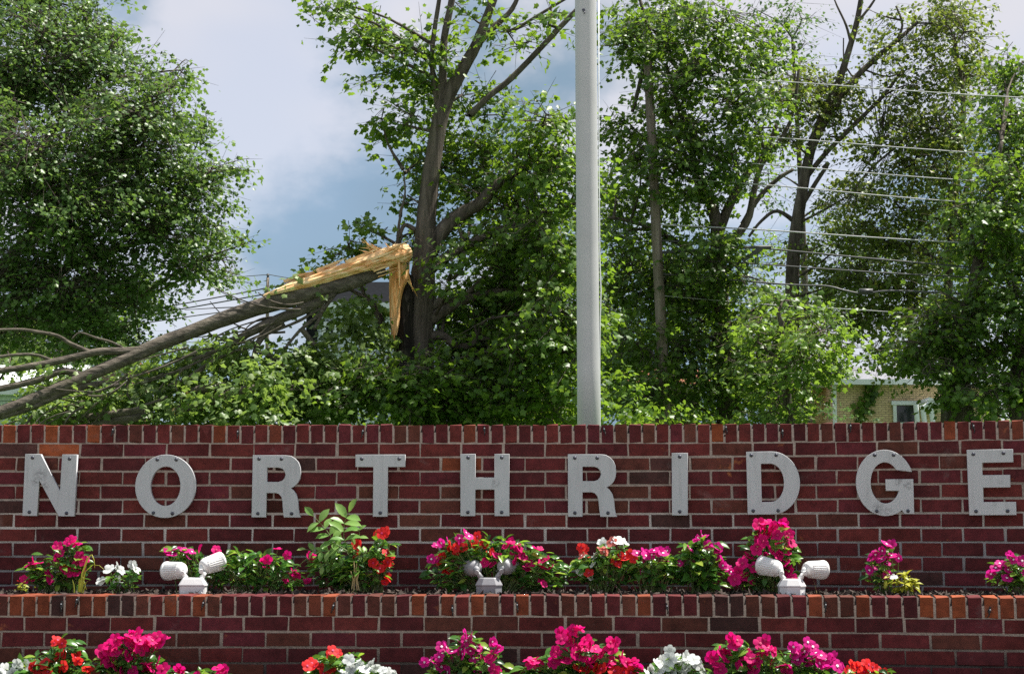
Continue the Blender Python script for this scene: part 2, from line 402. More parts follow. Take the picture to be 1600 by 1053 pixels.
def put_brick(parent, name, x0, x1, Y0, z0, z1, depth, colr, joint, pyref=None, proud=0):
    A = Vector((x0, arc(x0, Y0), 0)); B = Vector((x1, arc(x1, Y0), 0)); d = B - A
    Ln = d.length - joint
    rz = math.atan2(d.y, d.x)
    nrm = Vector((math.sin(rz), -math.cos(rz), 0))
    c = (A + B) / 2 - nrm * (depth / 2) + nrm * (random.uniform(-.0012, .0018) + proud); c.z = (z0 + z1) / 2
    ob = bpy.data.objects.new(name, random.choice(BR)); col.objects.link(ob); ob.parent = parent
    ob.location = c - ORG[parent.name]; ob.rotation_euler = (random.uniform(-.006, .006), random.uniform(-.004, .004), rz + random.uniform(-.004, .004))
    ob.scale = (Ln * random.choice((1, -1)), depth, (z1 - z0))
    ob.color = colr
    return ob
def joints(anchor):
    """interpolate measured joint positions (photo pixels) outwards"""
    return anchor
def core(parent, Y0, setback, thick, z0, z1, xa, xb, mat, name='mortar_core'):
    m = MB(); n = 60
    V = []
    for i in range(n + 1):
        X = xa + (xb - xa) * i / n; Y = arc(X, Y0); sl = -max(0, X) / 9.0; l = math.hypot(1, sl); nx_, ny_ = sl / l, -1 / l
        for dd in (setback, thick - setback):
            for z in (z0, z1): V.append((X - nx_ * dd, Y - ny_ * dd, z))
    Fs = []
    for i in range(n):
        a = i * 4; b = a + 4
        Fs += [(a, b, b + 1, a + 1), (a + 2, a + 3, b + 3, b + 2), (a + 1, b + 1, b + 3, a + 3), (a, a + 2, b + 2, b)]
    Fs += [(0, 1, 3, 2), (n * 4, n * 4 + 2, n * 4 + 3, n * 4 + 1)]
    m.add(V, Fs); return m.build(name, mat, parent, True)
def offframe(parent, rows, Y0, depth, joint, xr, name, phase=0):
    """brickwork that the photograph's frame or the soil hides, joined"""
    m = MB()
    for r, (z0, z1, ranges) in enumerate(rows):
        for (xa, xb) in ranges:
            n = max(1, round((xb - xa) / xr)); 
            offs = [xa + (xb - xa) * i / n for i in range(n + 1)]
            for a, b in zip(offs, offs[1:]):
                A = Vector((a, arc(a, Y0), 0)); B = Vector((b, arc(b, Y0), 0)); d = B - A; rz = math.atan2(d.y, d.x)
                nrm = Vector((math.sin(rz), -math.cos(rz), 0)); c = (A + B) / 2 - nrm * (depth / 2); c.z = (z0 + z1) / 2
                m.box(c, (d.length - joint, depth, z1 - z0), rz)
    ob = m.build(name, M['brick'], parent, kind='stuff'); ob.color = (.15, .032, .032, 1)

XA, XB = -4.2, 4.2
# upper wall, the one carrying the letters
zu = lambda y: PX(200, y, YU).z
ZUT, ZUC = zu(663.5), zu(692)
PU = (ZUC - zu(913.6)) / 10
ZUB = .84
wall_u = thing('sign_wall', (0, YU + .12, ZUB), 'tall dark red brick wall carrying the row of metal letters', 'brick wall')
core(wall_u, YU, .006, .30, ZUB - .2, ZUT - .006, XA, XB, M['mortar_up'])
ju = [-10.3, 56.6, 121.8, 190, 258, 325.6] + [394.6 + 65.27 * i for i in range(20)]
JU = [onwall(p, 800, YU)[0] for p in ju]
half = [(a + b) / 2 + random.uniform(-.004, .004) for a, b in zip(JU, JU[1:])]
half = [half[0] - .205] + half
rows = []
for i in range(11):
    z1 = ZUC - i * PU - .005; z0 = z1 - PU + .0090
    src = JU if i % 2 == 0 else half
    for a, b in zip(src, src[1:]):
        if PX(1600, 800, arc(a, YU)).x < a + .0 or b < -2.47: continue
        j = random.uniform(-.003, .003)
        put_brick(wall_u, 'brick', a + j, b + j, YU, z0 + random.uniform(-.0012, .0012), z1, .10, pick(.010, .035, .06), .0092)
        lastb = b
    firsta = [a for a, b in zip(src, src[1:]) if b >= -2.47][0]
    rows.append((z0, z1, [(XA, firsta), (lastb, XB)]))
zz = ZUC - 11 * PU - .005
while zz > ZUB - .1:
    rows.append((zz - PU + .0090, zz, [(XA, XB)])); zz -= PU
offframe(wall_u, rows, YU, .10, .0105, .203, 'hidden_brickwork')
def cap(parent, pxs, pyr, Y0, z0, z1, depth, po, pd, pb, rep=None):
    rep = rep or {}
    X = [onwall(p, pyr, Y0)[0] for p in pxs]
    for k, (a, b) in enumerate(zip(X, X[1:])):
        pxm = (pxs[k] + pxs[k + 1]) / 2
        c = pick(po, pd, pb)
        for q, cq in rep.items():
            if abs(q - pxm) < 11: c = (*cq, 1)
        put_brick(parent, 'coping_brick', a, b, Y0, z0 + random.uniform(-.001, .001), z1 + random.uniform(-.0015, .0015), depth, c, .0105, proud=.003)
    offframe(parent, [(z0, z1, [(XA, X[0]), (X[-1], XB)])], Y0, depth, .0105, .0677, 'end_coping')
pc = [-18]; 
while pc[-1] < 1604: pc.append(pc[-1] + 21.95 - .75 * max(0, pc[-1]) / 1600)
cap(wall_u, pc, 675, YU, ZUC + .001, ZUT, .30, .05, .04, .12, {146: ORANGE[0], 428: ORANGE[2], 337: ORANGE[1], 1083: BROWN[0], 1124: ORANGE[0], 1490: ORANGE[1], 270: BROWN[0]})
# lower wall, the planter's front
zl = lambda y: PX(200, y, YL).z
ZLT, ZLC = zl(930), zl(962)
PL = (ZLC - zl(1060)) / 4
ZLB = .80
wall_l = thing('planter_wall', (0, YL + .1, ZLB), 'low brick wall with coping holding up the flower planter below the letters', 'brick wall')
core(wall_l, YL, .006, .21, ZLB - .2, ZLT - .006, XA, XB, M['mortar'])
jl = [-33, 36.4, 102.7, 171.3, 240.6, 312, 379.3, 449.8, 520.7, 591.6, 662.5, 737, 810.7, 884, 957.9, 1033.7, 1107.7, 1187, 1258, 1337, 1413.8, 1493, 1569.7, 1648]
JL = [onwall(p, 990, YL)[0] for p in jl]
hl = [(a + b) / 2 for a, b in zip(JL, JL[1:])]; hl = [hl[0] - .2] + hl + [hl[-1] + .2]
rows = []
for i in range(4):
    z1 = ZLC - i * PL - .005; z0 = z1 - PL + .0090
    src = JL if i % 2 == 0 else hl
    for a, b in zip(src, src[1:]):
        j = random.uniform(-.003, .003)
        put_brick(wall_l, 'brick', a + j, b + j, YL, z0, z1 + random.uniform(-.001, .001), .10, pick(.012, .04, .12), .0092)
    rows.append((z0, z1, [(XA, src[0]), (src[-1], XB)]))
zz = ZLC - 4 * PL - .005
while zz > ZLB - .1:
    rows.append((zz - PL + .0090, zz, [(XA, XB)])); zz -= PL
offframe(wall_l, rows, YL, .10, .0105, .203, 'hidden_brickwork')
pc = [-30.]
while pc[-1] < 1610: pc.append(pc[-1] + 21.7 + 3.7 * max(0, pc[-1]) / 1600)
cap(wall_l, pc, 945, YL, ZLC + .001, ZLT, .21, .14, .08, .20, {25: ORANGE[1], 45: ORANGE[1], 66: ORANGE[1], 88: DARK[0], 108: ORANGE[2], 130: ORANGE[2], 152: ORANGE[1], 174: DARK[0], 195: DARK[0], 262: ORANGE[1], 308: ORANGE[1], 487: ORANGE[2], 508: ORANGE[1], 648: ORANGE[1], 700: ORANGE[2], 745: ORANGE[1], 1350: ORANGE[1], 1480: ORANGE[1], 1500: ORANGE[0], 1555: ORANGE[0], 1580: ORANGE[1]})

# soil of the planter and of the front bed, with mulch chips
def soil(name, label, ya, yb, zf, kind='structure'):
    m = MB(); V = []; nx_, ny_ = 150, 9
    for j in range(ny_):
        for i in range(nx_):
            X = XA + (XB - XA) * i / (nx_ - 1); y0 = ya(X); y1 = yb(X); Y = y0 + (y1 - y0) * j / (ny_ - 1)
            V.append((X, Y, zf + random.uniform(-.010, .012)))
    m.add(V, [(j * nx_ + i, j * nx_ + i + 1, (j + 1) * nx_ + i + 1, (j + 1) * nx_ + i) for j in range(ny_ - 1) for i in range(nx_ - 1)])
    ob = m.build(name, M['soil'], None, True); tag(ob, label, 'soil', kind=kind)
    return ob
ZS = ZLT - .018
ZF = .90
soil('planter_soil', 'dark mulched soil behind the low planter wall', lambda X: arc(X, YL) + .19, lambda X: arc(X, YU) + .02, ZS)
soil('front_bed_soil', 'dark mulched soil in front of the low planter wall', lambda X: arc(X, YL) - 1.05, lambda X: arc(X, YL) + .02, ZF)
def chips(n, ya, yb, z, name, label):
    V = []; T = []
    for i in range(n):
        X = random.uniform(-2.7, 2.7); Y = random.uniform(ya(X), yb(X)); c = Vector((X, Y, z + random.uniform(.0, .02)))
        l = random.uniform(.008, .03); wd = random.uniform(.003, .008)
        m = Matrix.Rotation(random.uniform(0, 6.28), 3, 'Z') @ Matrix.Rotation(random.gauss(0, .5), 3, 'Y') @ Matrix.Rotation(random.uniform(0, 3), 3, 'X')
        k = len(V)
        for q in ((-l, -wd, 0), (l, -wd * .6, 0), (l, wd, .002), (-l, wd * .7, 0), (0, 0, .006)): V.append(c + m @ Vector(q))
        T += [(k, k + 1, k + 4), (k + 1, k + 2, k + 4), (k + 2, k + 3, k + 4), (k + 3, k, k + 4)]
    o = mesh_np(name, [tuple(v) for v in V], T, M['chip'], None, None, 'stuff'); tag(o, label, 'mulch')
chips(7000, lambda X: arc(X, YL) + .2, lambda X: arc(X, YU) - .01, ZS, 'mulch', 'loose bark mulch scattered over the planter soil')

# ------------------------------------------------------------------ letters
def arcp(cx, cy_, rx, ry, a0, a1, n=14):
    return [(cx + rx * math.cos(R(a0 + (a1 - a0) * i / n)), cy_ + ry * math.sin(R(a0 + (a1 - a0) * i / n))) for i in range(n + 1)]
LET = {
 'N': [[(0, 0), (.235, 0), (.245, .57), (.575, 0), (.83, 0), (.83, 1), (.59, 1), (.58, .40), (.25, 1), (0, 1)]],
 'O': [arcp(.48, .5, .48, .5, 0, 360, 44)[:-1], arcp(.48, .5, .235, .31, 0, 360, 40)[:-1]],
 'R': [[(0, 0), (.235, 0), (.235, .39)] + [(.38, .39), (.43, .375), (.47, .33), (.49, .25), (.50, .12), (.515, 0), (.79, 0), (.765, .05), (.75, .14), (.74, .26), (.715, .36), (.67, .43), (.62, .47), (.68, .50)] + [(.735, .56), (.765, .63), (.775, .72), (.765, .81), (.735, .89), (.68, .95), (.61, .99), (.53, 1), (0, 1)],
       [(.235, .57), (.42, .57), (.48, .59), (.515, .63), (.53, .685), (.515, .74), (.48, .78), (.42, .80), (.235, .80)]],
 'T': [[(.29, 0), (.53, 0), (.53, .80), (.81, .80), (.81, 1), (0, 1), (0, .80), (.29, .80)]],
 'H': [[(0, 0), (.24, 0), (.24, .425), (.545, .425), (.545, 0), (.785, 0), (.785, 1), (.545, 1), (.545, .62), (.24, .62), (.24, 1), (0, 1)]],
 'I': [[(0, 0), (.245, 0), (.245, 1), (0, 1)]],
 'D': [[(0, 0), (.40, 0)] + arcp(.40, .5, .45, .5, -80, 80, 22) + [(.40, 1), (0, 1)],
       [(.232, .20), (.38, .20)] + arcp(.38, .5025, .215, .3025, -78, 78, 18) + [(.38, .805), (.232, .805)]],
 'G': [arcp(.43, .5, .43, .5, 19, 304, 40) + [(.71, .03), (.85, .03), (.85, .555), (.44, .555), (.44, .38), (.645, .38)] + arcp(.435, .5, .215, .31, -25, -322, 34)],
 'E': [[(0, 0), (.735, 0), (.735, .20), (.232, .20), (.232, .42), (.66, .42), (.66, .61), (.232, .61), (.232, .80), (.72, .80), (.72, 1), (0, 1)]],
}
SPEC = [ # letter, left px, right px, top y, bottom y, rivets (in letter units), label
 ('N', 37, 118.5, 709.5, 806, [(.12, .94), (.71, .93), (.11, .06), (.70, .05)], 'grey metal letter N with a peeled patch on its diagonal, first of the word'),
 ('O', 211, 306, 710, 809, [(.34, .92), (.64, .92), (.30, .08), (.60, .07)], 'round grey metal letter O mounted on the brick wall'),
 ('R', 394, 471, 711, 808, [(.10, .94), (.46, .94), (.10, .06), (.64, .06)], 'grey metal letter R mounted between the letters O and T'),
 ('T', 555, 633, 710, 807, [(.10, .93), (.71, .93), (.41, .06)], 'grey metal letter T mounted on the brick wall'),
 ('H', 719.5, 796, 709, 806, [(.12, .94), (.66, .94), (.12, .06), (.66, .06)], 'grey metal letter H with a scuff on its crossbar'),
 ('R', 888, 965, 709.5, 807, [(.11, .94), (.47, .94), (.11, .06), (.64, .06)], 'grey metal letter R mounted between the letters H and I'),
 ('I', 1051, 1076, 707.5, 805, [(.12, .94), (.12, .06)], 'narrow grey metal letter I mounted on the brick wall'),
 ('D', 1169, 1252, 705, 803.5, [(.08, .94), (.48, .94), (.09, .06), (.49, .06)], 'grey metal letter D mounted on the brick wall above tall magenta flowers'),
 ('G', 1340, 1430, 702.5, 806, [(.29, .92), (.57, .92), (.30, .075), (.76, .075)], 'grey metal letter G with blistered paint on its bar'),
 ('E', 1516, 1590, 702, 804.5, [(.10, .93), (.57, .94), (.11, .06), (.60, .06)], 'grey metal letter E, last of the word on the wall'),
]
TH, GAP = .026, .014
tilt = [.012, 0, .004, 0, 0, .003, .010, -.006, 0, -.004]
for si, (ch, xa, xb, yt, yb, riv, lab) in enumerate(SPEC):
    Xa, Ya = onwall(xa, 760, YU - .04); Xb, Yb = onwall(xb, 760, YU - .04)
    W = math.hypot(Xb - Xa, Yb - Ya); rz = math.atan2(Yb - Ya, Xb - Xa)
    Ym = (Ya + Yb) / 2; zt = PX((xa + xb) / 2, yt, Ym).z; zb = PX((xa + xb) / 2, yb, Ym).z; H = zt - zb
    wn = max(p[0] for p in LET[ch][0])
    cu = bpy.data.curves.new('letter', 'CURVE'); cu.dimensions = '2D'; cu.fill_mode = 'BOTH'
    for poly in LET[ch]:
        s_ = cu.splines.new('POLY'); s_.points.add(len(poly) - 1); s_.use_cyclic_u = True
        for k, (x, y) in enumerate(poly): s_.points[k].co = ((x / wn - .5) * W, (y - .5) * H, 0, 1)
    cu.extrude = TH / 2 - .0015; cu.bevel_depth = .0015; cu.bevel_resolution = 1; cu.offset = -.0015
    tmp = bpy.data.objects.new('tmp', cu); col.objects.link(tmp)
    dg = bpy.context.evaluated_depsgraph_get(); me = bpy.data.meshes.new_from_object(tmp.evaluated_get(dg))
    bpy.data.objects.remove(tmp)
    me.name = 'sign_letter'; me.materials.clear(); me.materials.append(M['letter'])
    ob = bpy.data.objects.new('sign_letter', me); col.objects.link(ob)
    nrm = Vector((math.sin(rz), -math.cos(rz), 0)); mid = Vector(((Xa + Xb) / 2, (Ya + Yb) / 2, (zt + zb) / 2))
    # the wall's face behind the letter
    ob.rotation_euler = (R(90), tilt[si], rz)
    wy = arc(mid.x, YU); ob.location = Vector((mid.x, wy, mid.z)) + nrm * (GAP + TH / 2)
    ORG[ob.name] = Vector(ob.location)
    tag(ob, lab, 'letter', 'metal letters on the brick sign wall')
    for (u, v) in riv:
        lx, ly = (u / wn - .5) * W, (v - .5) * H
        m = MB(); m.lathe((lx, ly, TH / 2 - .001), (0, 0, 1), [(0, .0085), (.003, .0085), (.0055, .006), (.0065, .0001)], 12)
        me2 = bpy.data.meshes.new('rivet'); me2.from_pydata([tuple(q) for q in m.v], [], m.f); me2.materials.append(M['rivet']); me2.shade_smooth()
        r_ = bpy.data.objects.new('rivet', me2); col.objects.link(r_); r_.parent = ob
        m = MB(); m.lathe((lx, ly, -TH / 2 - GAP - .012), (0, 0, 1), [(0, .006), (GAP + .014, .006)], 8)
        me2 = bpy.data.meshes.new('standoff'); me2.from_pydata([tuple(q) for q in m.v], [], m.f); me2.materials.append(M['rivet'])
        r_ = bpy.data.objects.new('standoff', me2); col.objects.link(r_); r_.parent = ob

# ------------------------------------------------------------------ clips on the copings
clip_me = None
def clip(px, py, Y0, lab, grp):
    global clip_me
    X, Y = onwall(px, py, Y0); P = PX(px, py, Y)
    if clip_me is None:
        m = MB()
        m.box((0, -.002, 0), (.010, .008, .016)); m.box((0, -.008, -.008), (.006, .014, .005)); m.tube([(0, -.004, -.006), (.001, -.011, -.016), (0, -.008, -.024), (-.001, -.003, -.028)], [.0026] * 4, 6)
        m.box((0, -.001, .012), (.006, .006, .012))
        me = bpy.data.meshes.new('cable_clip'); me.from_pydata([tuple(q) for q in m.v], [], m.f); me.materials.append(M['rubber'])
        m2 = MB(); m2.lathe((0, -.010, .004), (0, -1, .4), [(0, .0034), (.003, .003), (.004, .0001)], 8)
        me2 = bpy.data.meshes.new('screw'); me2.from_pydata([tuple(q) for q in m2.v], [], m2.f); me2.materials.append(M['greyp'])
        clip_me = (me, me2)
    o = bpy.data.objects.new('cable_clip', clip_me[0]); col.objects.link(o); o.location = (P.x, Y - .005, P.z); o.rotation_euler = (0, random.uniform(-.3, .3), 0)
    tag(o, lab, 'clip', grp)
    s_ = bpy.data.objects.new('screw', clip_me[1]); col.objects.link(s_); s_.parent = o
for x, y, wh in [(177, 673, 'above the gap between letters N and O'), (372, 676, 'above the gap between letters O and R'), (567, 675, 'above the letter T'), (757, 671, 'above the letter H'), (944, 672, 'above the second letter R'), (1134, 669, 'above the gap between letters I and D'), (1222, 675, 'above the letter D'), (1328, 667, 'above the gap between letters D and G'), (1520, 667, 'above the letter E')]:
    clip(x, y, YU, 'black cable clip on tall wall coping ' + wh, 'clips on the letter wall')
for x, y, wh in [(97, 945, 'below the magenta plant under N'), (121, 938, 'below the bent grass tuft'), (318, 943, 'below the white floodlight under O'), (521, 947, 'below the wild seedling'), (707, 951, 'just before the grey floodlight, towards the letter T'), (808, 946, 'just past the grey floodlight, towards the second R'), (1042, 948, 'below the low pink plant between R and I'), (1289, 946, 'beside the white floodlight under D'), (1545, 954, 'below the letter E')]:
    clip(x, y, YL, 'black cable clip on low wall coping ' + wh, 'clips on the planter wall')

# ------------------------------------------------------------------ floodlights
def floodlight(px, pyb, mat, heads, lab, oct_=False):
    Yb_ = arc(PX(px, pyb, 7.4).x, YL) + .285
    B = PX(px, pyb, Yb_); B.z = ZS - .004
    t = thing('floodlight', B, lab, 'floodlight', 'twin floodlights in the planter')
    top = PX(px, pyb - 25, Yb_).z - B.z
    w_, d_ = .114, .075
    m = MB()
    if oct_:
        c = .028
        ring = [(-w_ / 2, d_ / 2), (-w_ / 2, -d_ / 2 + c), (-w_ / 2 + c, -d_ / 2), (w_ / 2 - c, -d_ / 2), (w_ / 2, -d_ / 2 + c), (w_ / 2, d_ / 2)]
    else:
        c = .006
        ring = [(-w_ / 2, d_ / 2), (-w_ / 2, -d_ / 2 + c), (-w_ / 2 + c, -d_ / 2), (w_ / 2 - c, -d_ / 2), (w_ / 2, -d_ / 2 + c), (w_ / 2, d_ / 2)]
    def prism(m, levels):
        n = len(ring); V = []
        for z, s_ in levels: V += [(B.x + x * s_, B.y + y * s_, B.z + z) for x, y in ring]
        Fs = [(i * n + k, i * n + (k + 1) % n, (i + 1) * n + (k + 1) % n, (i + 1) * n + k) for i in range(len(levels) - 1) for k in range(n)]
        Fs += [tuple(reversed(range(n))), tuple(range((len(levels) - 1) * n, len(levels) * n))]
        m.add(V, Fs)
    hb = top * .60
    prism(m, [(0, 1), (hb, 1)]); m.build('junction_box', mat, t)
    m = MB(); prism(m, [(hb + .001, 1.06), (hb + .006, 1.06), (top * .95, .80), (top, .70)]); m.build('lid', mat, t)
    for sx in (-.7, .7) if not oct_ else (-.35, .72):
        m = MB(); m.lathe((B.x + sx * w_ / 2, B.y - d_ / 2 + .003 + (.012 if oct_ and sx > .5 else 0), B.z + hb * .42), (0, -1, 0), [(0, .011), (.004, .011), (.004, .008), (.0075, .007), (.0076, .0001)], 12); m.build('knockout_plug', mat, t)
    for (sx, axis, hx, hy, hz) in heads:
        J = B + Vector((sx * .036, .004, top - .002)); axis = Vector(axis).normalized()
        HB = PX(hx, hy, Yb_ + hz)                   # back of the lamp holder
        m = MB(); m.tube([J, J + Vector((sx * .012, 0, .02)), J.lerp(HB, .62)], [.013, .010, .008], 10); m.build('arm', mat, t, True)
        k = J.lerp(HB, .55)
        m = MB(); m.lathe(k, (HB - J), [(-.008, .0115), (.010, .0115)], 10); m.build('gasket', M['rubber'], t)
        m = MB(); m.tube([J.lerp(HB, .62), J.lerp(HB, .9), HB + axis * .012], [.0125, .0145, .017], 10); m.build('knuckle', mat, t, True)
        m = MB(); m.lathe(J.lerp(HB, .75) + Vector((0, -.02, -.004)), (0.3 * sx, -1, -.2), [(-.02, .006), (0, .006), (.001, .010), (.012, .010), (.013, .0001)], 10); m.build('clamp_knob', mat, t)
        S = 1.0
        m = MB(); m.lathe(HB, axis, [(0, .0001), (0, .022), (.004, .028), (.012, .033), (.05, .0375), (.092, .0400), (.094, .0435), (.105, .0435), (.105, .039), (.05, .032), (.02, .02), (.02, .0001)], 28)
        h = m.build('lamp_head', mat, t, True)
        u = axis.orthogonal().normalized(); v = axis.cross(u)
        m = MB()
        for q in range(26):
            a = 2 * math.pi * q / 26
            rad_ = u * math.cos(a) + v * math.sin(a)
            tn = axis.cross(rad_)
            a0, a1 = HB + axis * .020 + rad_ * .0338, HB + axis * .091 + rad_ * .0392
            for pa, pb in ((a0, a1),):
                wv = tn * .0021; hv = rad_ * .003
                m.add([pa - wv, pa + wv, pb + wv, pb - wv, pa - wv * .5 + hv, pa + wv * .5 + hv, pb + wv * .5 + hv, pb - wv * .5 + hv], [(4, 5, 6, 7), (0, 4, 7, 3), (1, 2, 6, 5), (0, 1, 5, 4), (3, 7, 6, 2)])
        m.build('cooling_fins', mat, h)
floodlight(302, 927, M['white'], [(-1, (-.86, .48, -.06), 288, 890, .02), (1, (.74, .62, .26), 315, 886, .02)], 'white twin floodlight in front of the leafy pink flowering plant')
floodlight(764, 927, M['greyp'], [(-1, (-.36, .92, .05), 744, 888, .02), (1, (.42, .88, .12), 785, 886, .02)], 'grey twin floodlight among the red and magenta flowers', True)
floodlight(1238, 929, M['white'], [(-1, (-.72, .65, .16), 1219, 889, .02), (1, (.86, .50, -.04), 1258, 889, .02)], 'white twin floodlight beside the tall magenta flowering plant', True)

# ------------------------------------------------------------------ flowering plants
def leaf_mesh(name, mat, L_=1, W_=.42, fold=.22, curl=.25, tip=1.0):
    V = []; Fs = []
    n = 5; prof = [.05, .72, 1, .80, .02]
    for i in range(n):
        s_ = i / (n - 1); y = s_ * L_; z = -curl * s_ * s_ * L_
        ww = W_ / 2 * prof[i]
        V += [(-ww, y, z + ww * fold * 2), (0, y, z), (ww, y, z + ww * fold * 2)]
    for i in range(n - 1):
        a = i * 3; Fs += [(a, a + 1, a + 4, a + 3), (a + 1, a + 2, a + 5, a + 4)]
    me = bpy.data.meshes.new(name); me.from_pydata(V, [], Fs); me.materials.append(mat); me.shade_smooth(); return me
def flower_mesh(mat, seed):
    r = random.Random(seed); V = [(0, 0, 0)]; Fs = []
    for k in range(5):
        a = 2 * math.pi * k / 5 + r.uniform(-.1, .1); zt = .10 * (k % 2) + r.uniform(-.05, .10)
        pts = [(.18, -.42), (.62, -.50), (.93, -.34), (1.0, 0.0), (.93, .34), (.62, .50), (.18, .42)]
        b = len(V)
        for (q, s_) in pts:
            x, y = q, s_ * .92
            z = -.10 + .25 * q * q * r.uniform(.6, 1.2) * .5 + zt * q
            V.append((x * math.cos(a) - y * math.sin(a), x * math.sin(a) + y * math.cos(a), z))
        mdl = len(V); V.append((.62 * math.cos(a), .62 * math.sin(a), zt * .6 + .03))
        Fs += [(mdl, b + i, b + i + 1) for i in range(6)] + [(0, b, mdl), (0, mdl, b + 6)]
    me = bpy.data.meshes.new('flower'); me.from_pydata(V, [], Fs); me.materials.append(mat); me.shade_smooth(); return me
def eye_mesh(mat):
    V = [(0, 0, .13)] + [(.19 * math.cos(a * math.pi / 5) * (1.25 if a % 2 else .8), .19 * math.sin(a * math.pi / 5) * (1.25 if a % 2 else .8), .10) for a in range(10)]
    me = bpy.data.meshes.new('eye'); me.from_pydata(V, [], [(0, i, i % 10 + 1) for i in range(1, 11)]); me.materials.append(mat); return me
FL = {k: [flower_mesh(M['p_' + n], s_) for s_ in range(4)] for k, n in (('m', 'magenta'), ('p', 'pink'), ('r', 'red'), ('w', 'white'), ('s', 'salmon'))}
EY = {'p': eye_mesh(M['eye']), 'm': eye_mesh(M['eye_dark']), 'r': eye_mesh(M['eye_dark']), 'w': None, 's': eye_mesh(M['eye'])}
LV = [leaf_mesh('leaf', M['vinca'], 1, .44 + .06 * i, .2, .15 + .12 * i) for i in range(4)]
LY = [leaf_mesh('leaf', M['yellow'], 1, .40, .2, .3 + .1 * i) for i in range(2)]
LPN = [leaf_mesh('leaflet', M['pinnate'], 1, .54, .15, .15 + .1 * i) for i in range(3)]
def orient(y, z):
    y = Vector(y).normalized(); z = Vector(z); z = (z - y * z.dot(y)).normalized(); x = y.cross(z)
    return Matrix((x, y, z)).transposed()
def place(name, me, parent, P, rot, s_):
    o = bpy.data.objects.new(name, me); col.objects.link(o); o.parent = parent
    o.location = P - ORG[parent.name]; o.rotation_euler = rot.to_euler(); o.scale = (s_, s_, s_); return o
def rv(s_=1): return Vector((random.gauss(0, s_), random.gauss(0, s_), random.gauss(0, s_)))
def plant(lab, grp, base, leaves, flowers, zsoil, Y, dY=.07, fr=.0255, lsz=.050, dens=1.0, leafset=None, cat='flowers', indiv=1.0):
    """leaves: (px, py, rx, ry); flowers: (kind, px, py[, scale])"""
    leafset = leafset or LV
    X0 = PX(base, 920, Y).x
    Y = Y - (YL - arc(X0, YL))
    B = Vector((X0, Y, zsoil - .006))
    t = thing('flowering_plant', B, lab, cat, grp)
    stems = MB(); fol_V = []; tips = []
    for (px, py, rx, ry) in leaves:
        C = PX(px, py, Y); rX, rZ = rx * mpp(Y), ry * mpp(Y)
        area = math.pi * rx * ry
        n1_ = int(area / 78 * dens * indiv)
        for i in range(n1_):
            a = random.uniform(0, 6.283); q = math.sqrt(random.random())
            P = C + Vector((rX * q * math.cos(a), -dY * math.sqrt(max(0, 1 - q * q)) * random.uniform(.55, 1.0), rZ * q * math.sin(a)))
            P.z = max(P.z, zsoil + .012)
            d = (P - B); d.z *= .4; dd = Vector((d.x * 1.0 + random.gauss(0, .05), -.035 + random.gauss(0, .045), random.uniform(-.02, .05)))
            up = Vector((random.gauss(0, .35) + d.x, -.45 + random.gauss(0, .35), .9))
            place('leaf', random.choice(leafset), t, P, orient(dd, up), lsz * random.uniform(.65, 1.15))
            if random.random() < .35: tips.append(P)
        n2_ = int(area / 34 * dens)
        for i in range(n2_):
            a = random.uniform(0, 6.283); q = math.sqrt(random.random()); 
            P = C + Vector((rX * q * math.cos(a) * .95, random.uniform(-.55, .9) * dY, rZ * q * math.sin(a) * .95)); P.z = max(P.z, zsoil + .008)
            m_ = orient(Vector((random.gauss(0, 1), random.gauss(-.3, .7), random.gauss(0, .5))), Vector((random.gauss(0, .5), random.gauss(-.2, .5), 1)))
            s_ = lsz * random.uniform(.6, 1.05)
            me = LV[0]
            fol_V.append((P, m_, s_))
    if fol_V:
        tv = np.array([v.co[:] for v in LV[1].vertices]); tf = np.array([p.vertices[:] for p in LV[1].polygons])
        Vs = np.concatenate([np.array(P) + s_ * (tv @ np.array(m_).T) for P, m_, s_ in fol_V])
        Ts = np.concatenate([tf + i * len(tv) for i in range(len(fol_V))])
        mesh_np('inner_foliage', Vs, Ts, M['vinca_in'] if leafset is LV else M['yellow'], t, np.repeat(rng.random(len(fol_V)), len(tv)), 'stuff', True)
    for fl in flowers:
        k, px, py = fl[:3]; s_ = fl[3] if len(fl) > 3 else 1
        P = PX(px, py, Y - dY * random.uniform(.55, 1.1))
        nrm = Vector((random.gauss(0, .45), -.75 + random.gauss(0, .25), .5 + random.gauss(0, .3)))
        o = place('flower', random.choice(FL[k]), t, P, orient(rv() - Vector((0, 0, .1)), nrm), fr * s_ * random.uniform(.85, 1.12))
        if EY[k]:
            e = bpy.data.objects.new('eye', EY[k]); col.objects.link(e); e.parent = o
        tips.append(P)
        for q in range(random.choice((0, 0, 1, 1))):         # half hidden blossoms of the same head
            P2 = P + Vector((random.gauss(0, .014), random.uniform(.012, .035), random.gauss(-.004, .012)))
            nrm = Vector((random.gauss(0, .6), -.45 + random.gauss(0, .4), .6 + random.gauss(0, .3)))
            place('flower', random.choice(FL[k]), t, P2, orient(rv(), nrm), fr * s_ * random.uniform(.7, 1.0))
    for P in tips:
        b0 = B + Vector((random.gauss(0, .02) + (P.x - B.x) * .35, random.gauss(0, .012), 0)); md = b0.lerp(P, .55) + Vector((random.gauss(0, .008), 0, .02))
        stems.tube([b0, md, P], [.0028, .0022, .0014], 5, False)
    if tips: stems.build('stems', M['stem'], t, True, kind='stuff')
    return t
GU = 'flowering plants in the planter under the letters'; GL = 'flowering plants in the front bed'
YP = 7.66
def fs(k, *pts): return [(k,) + p for p in pts]
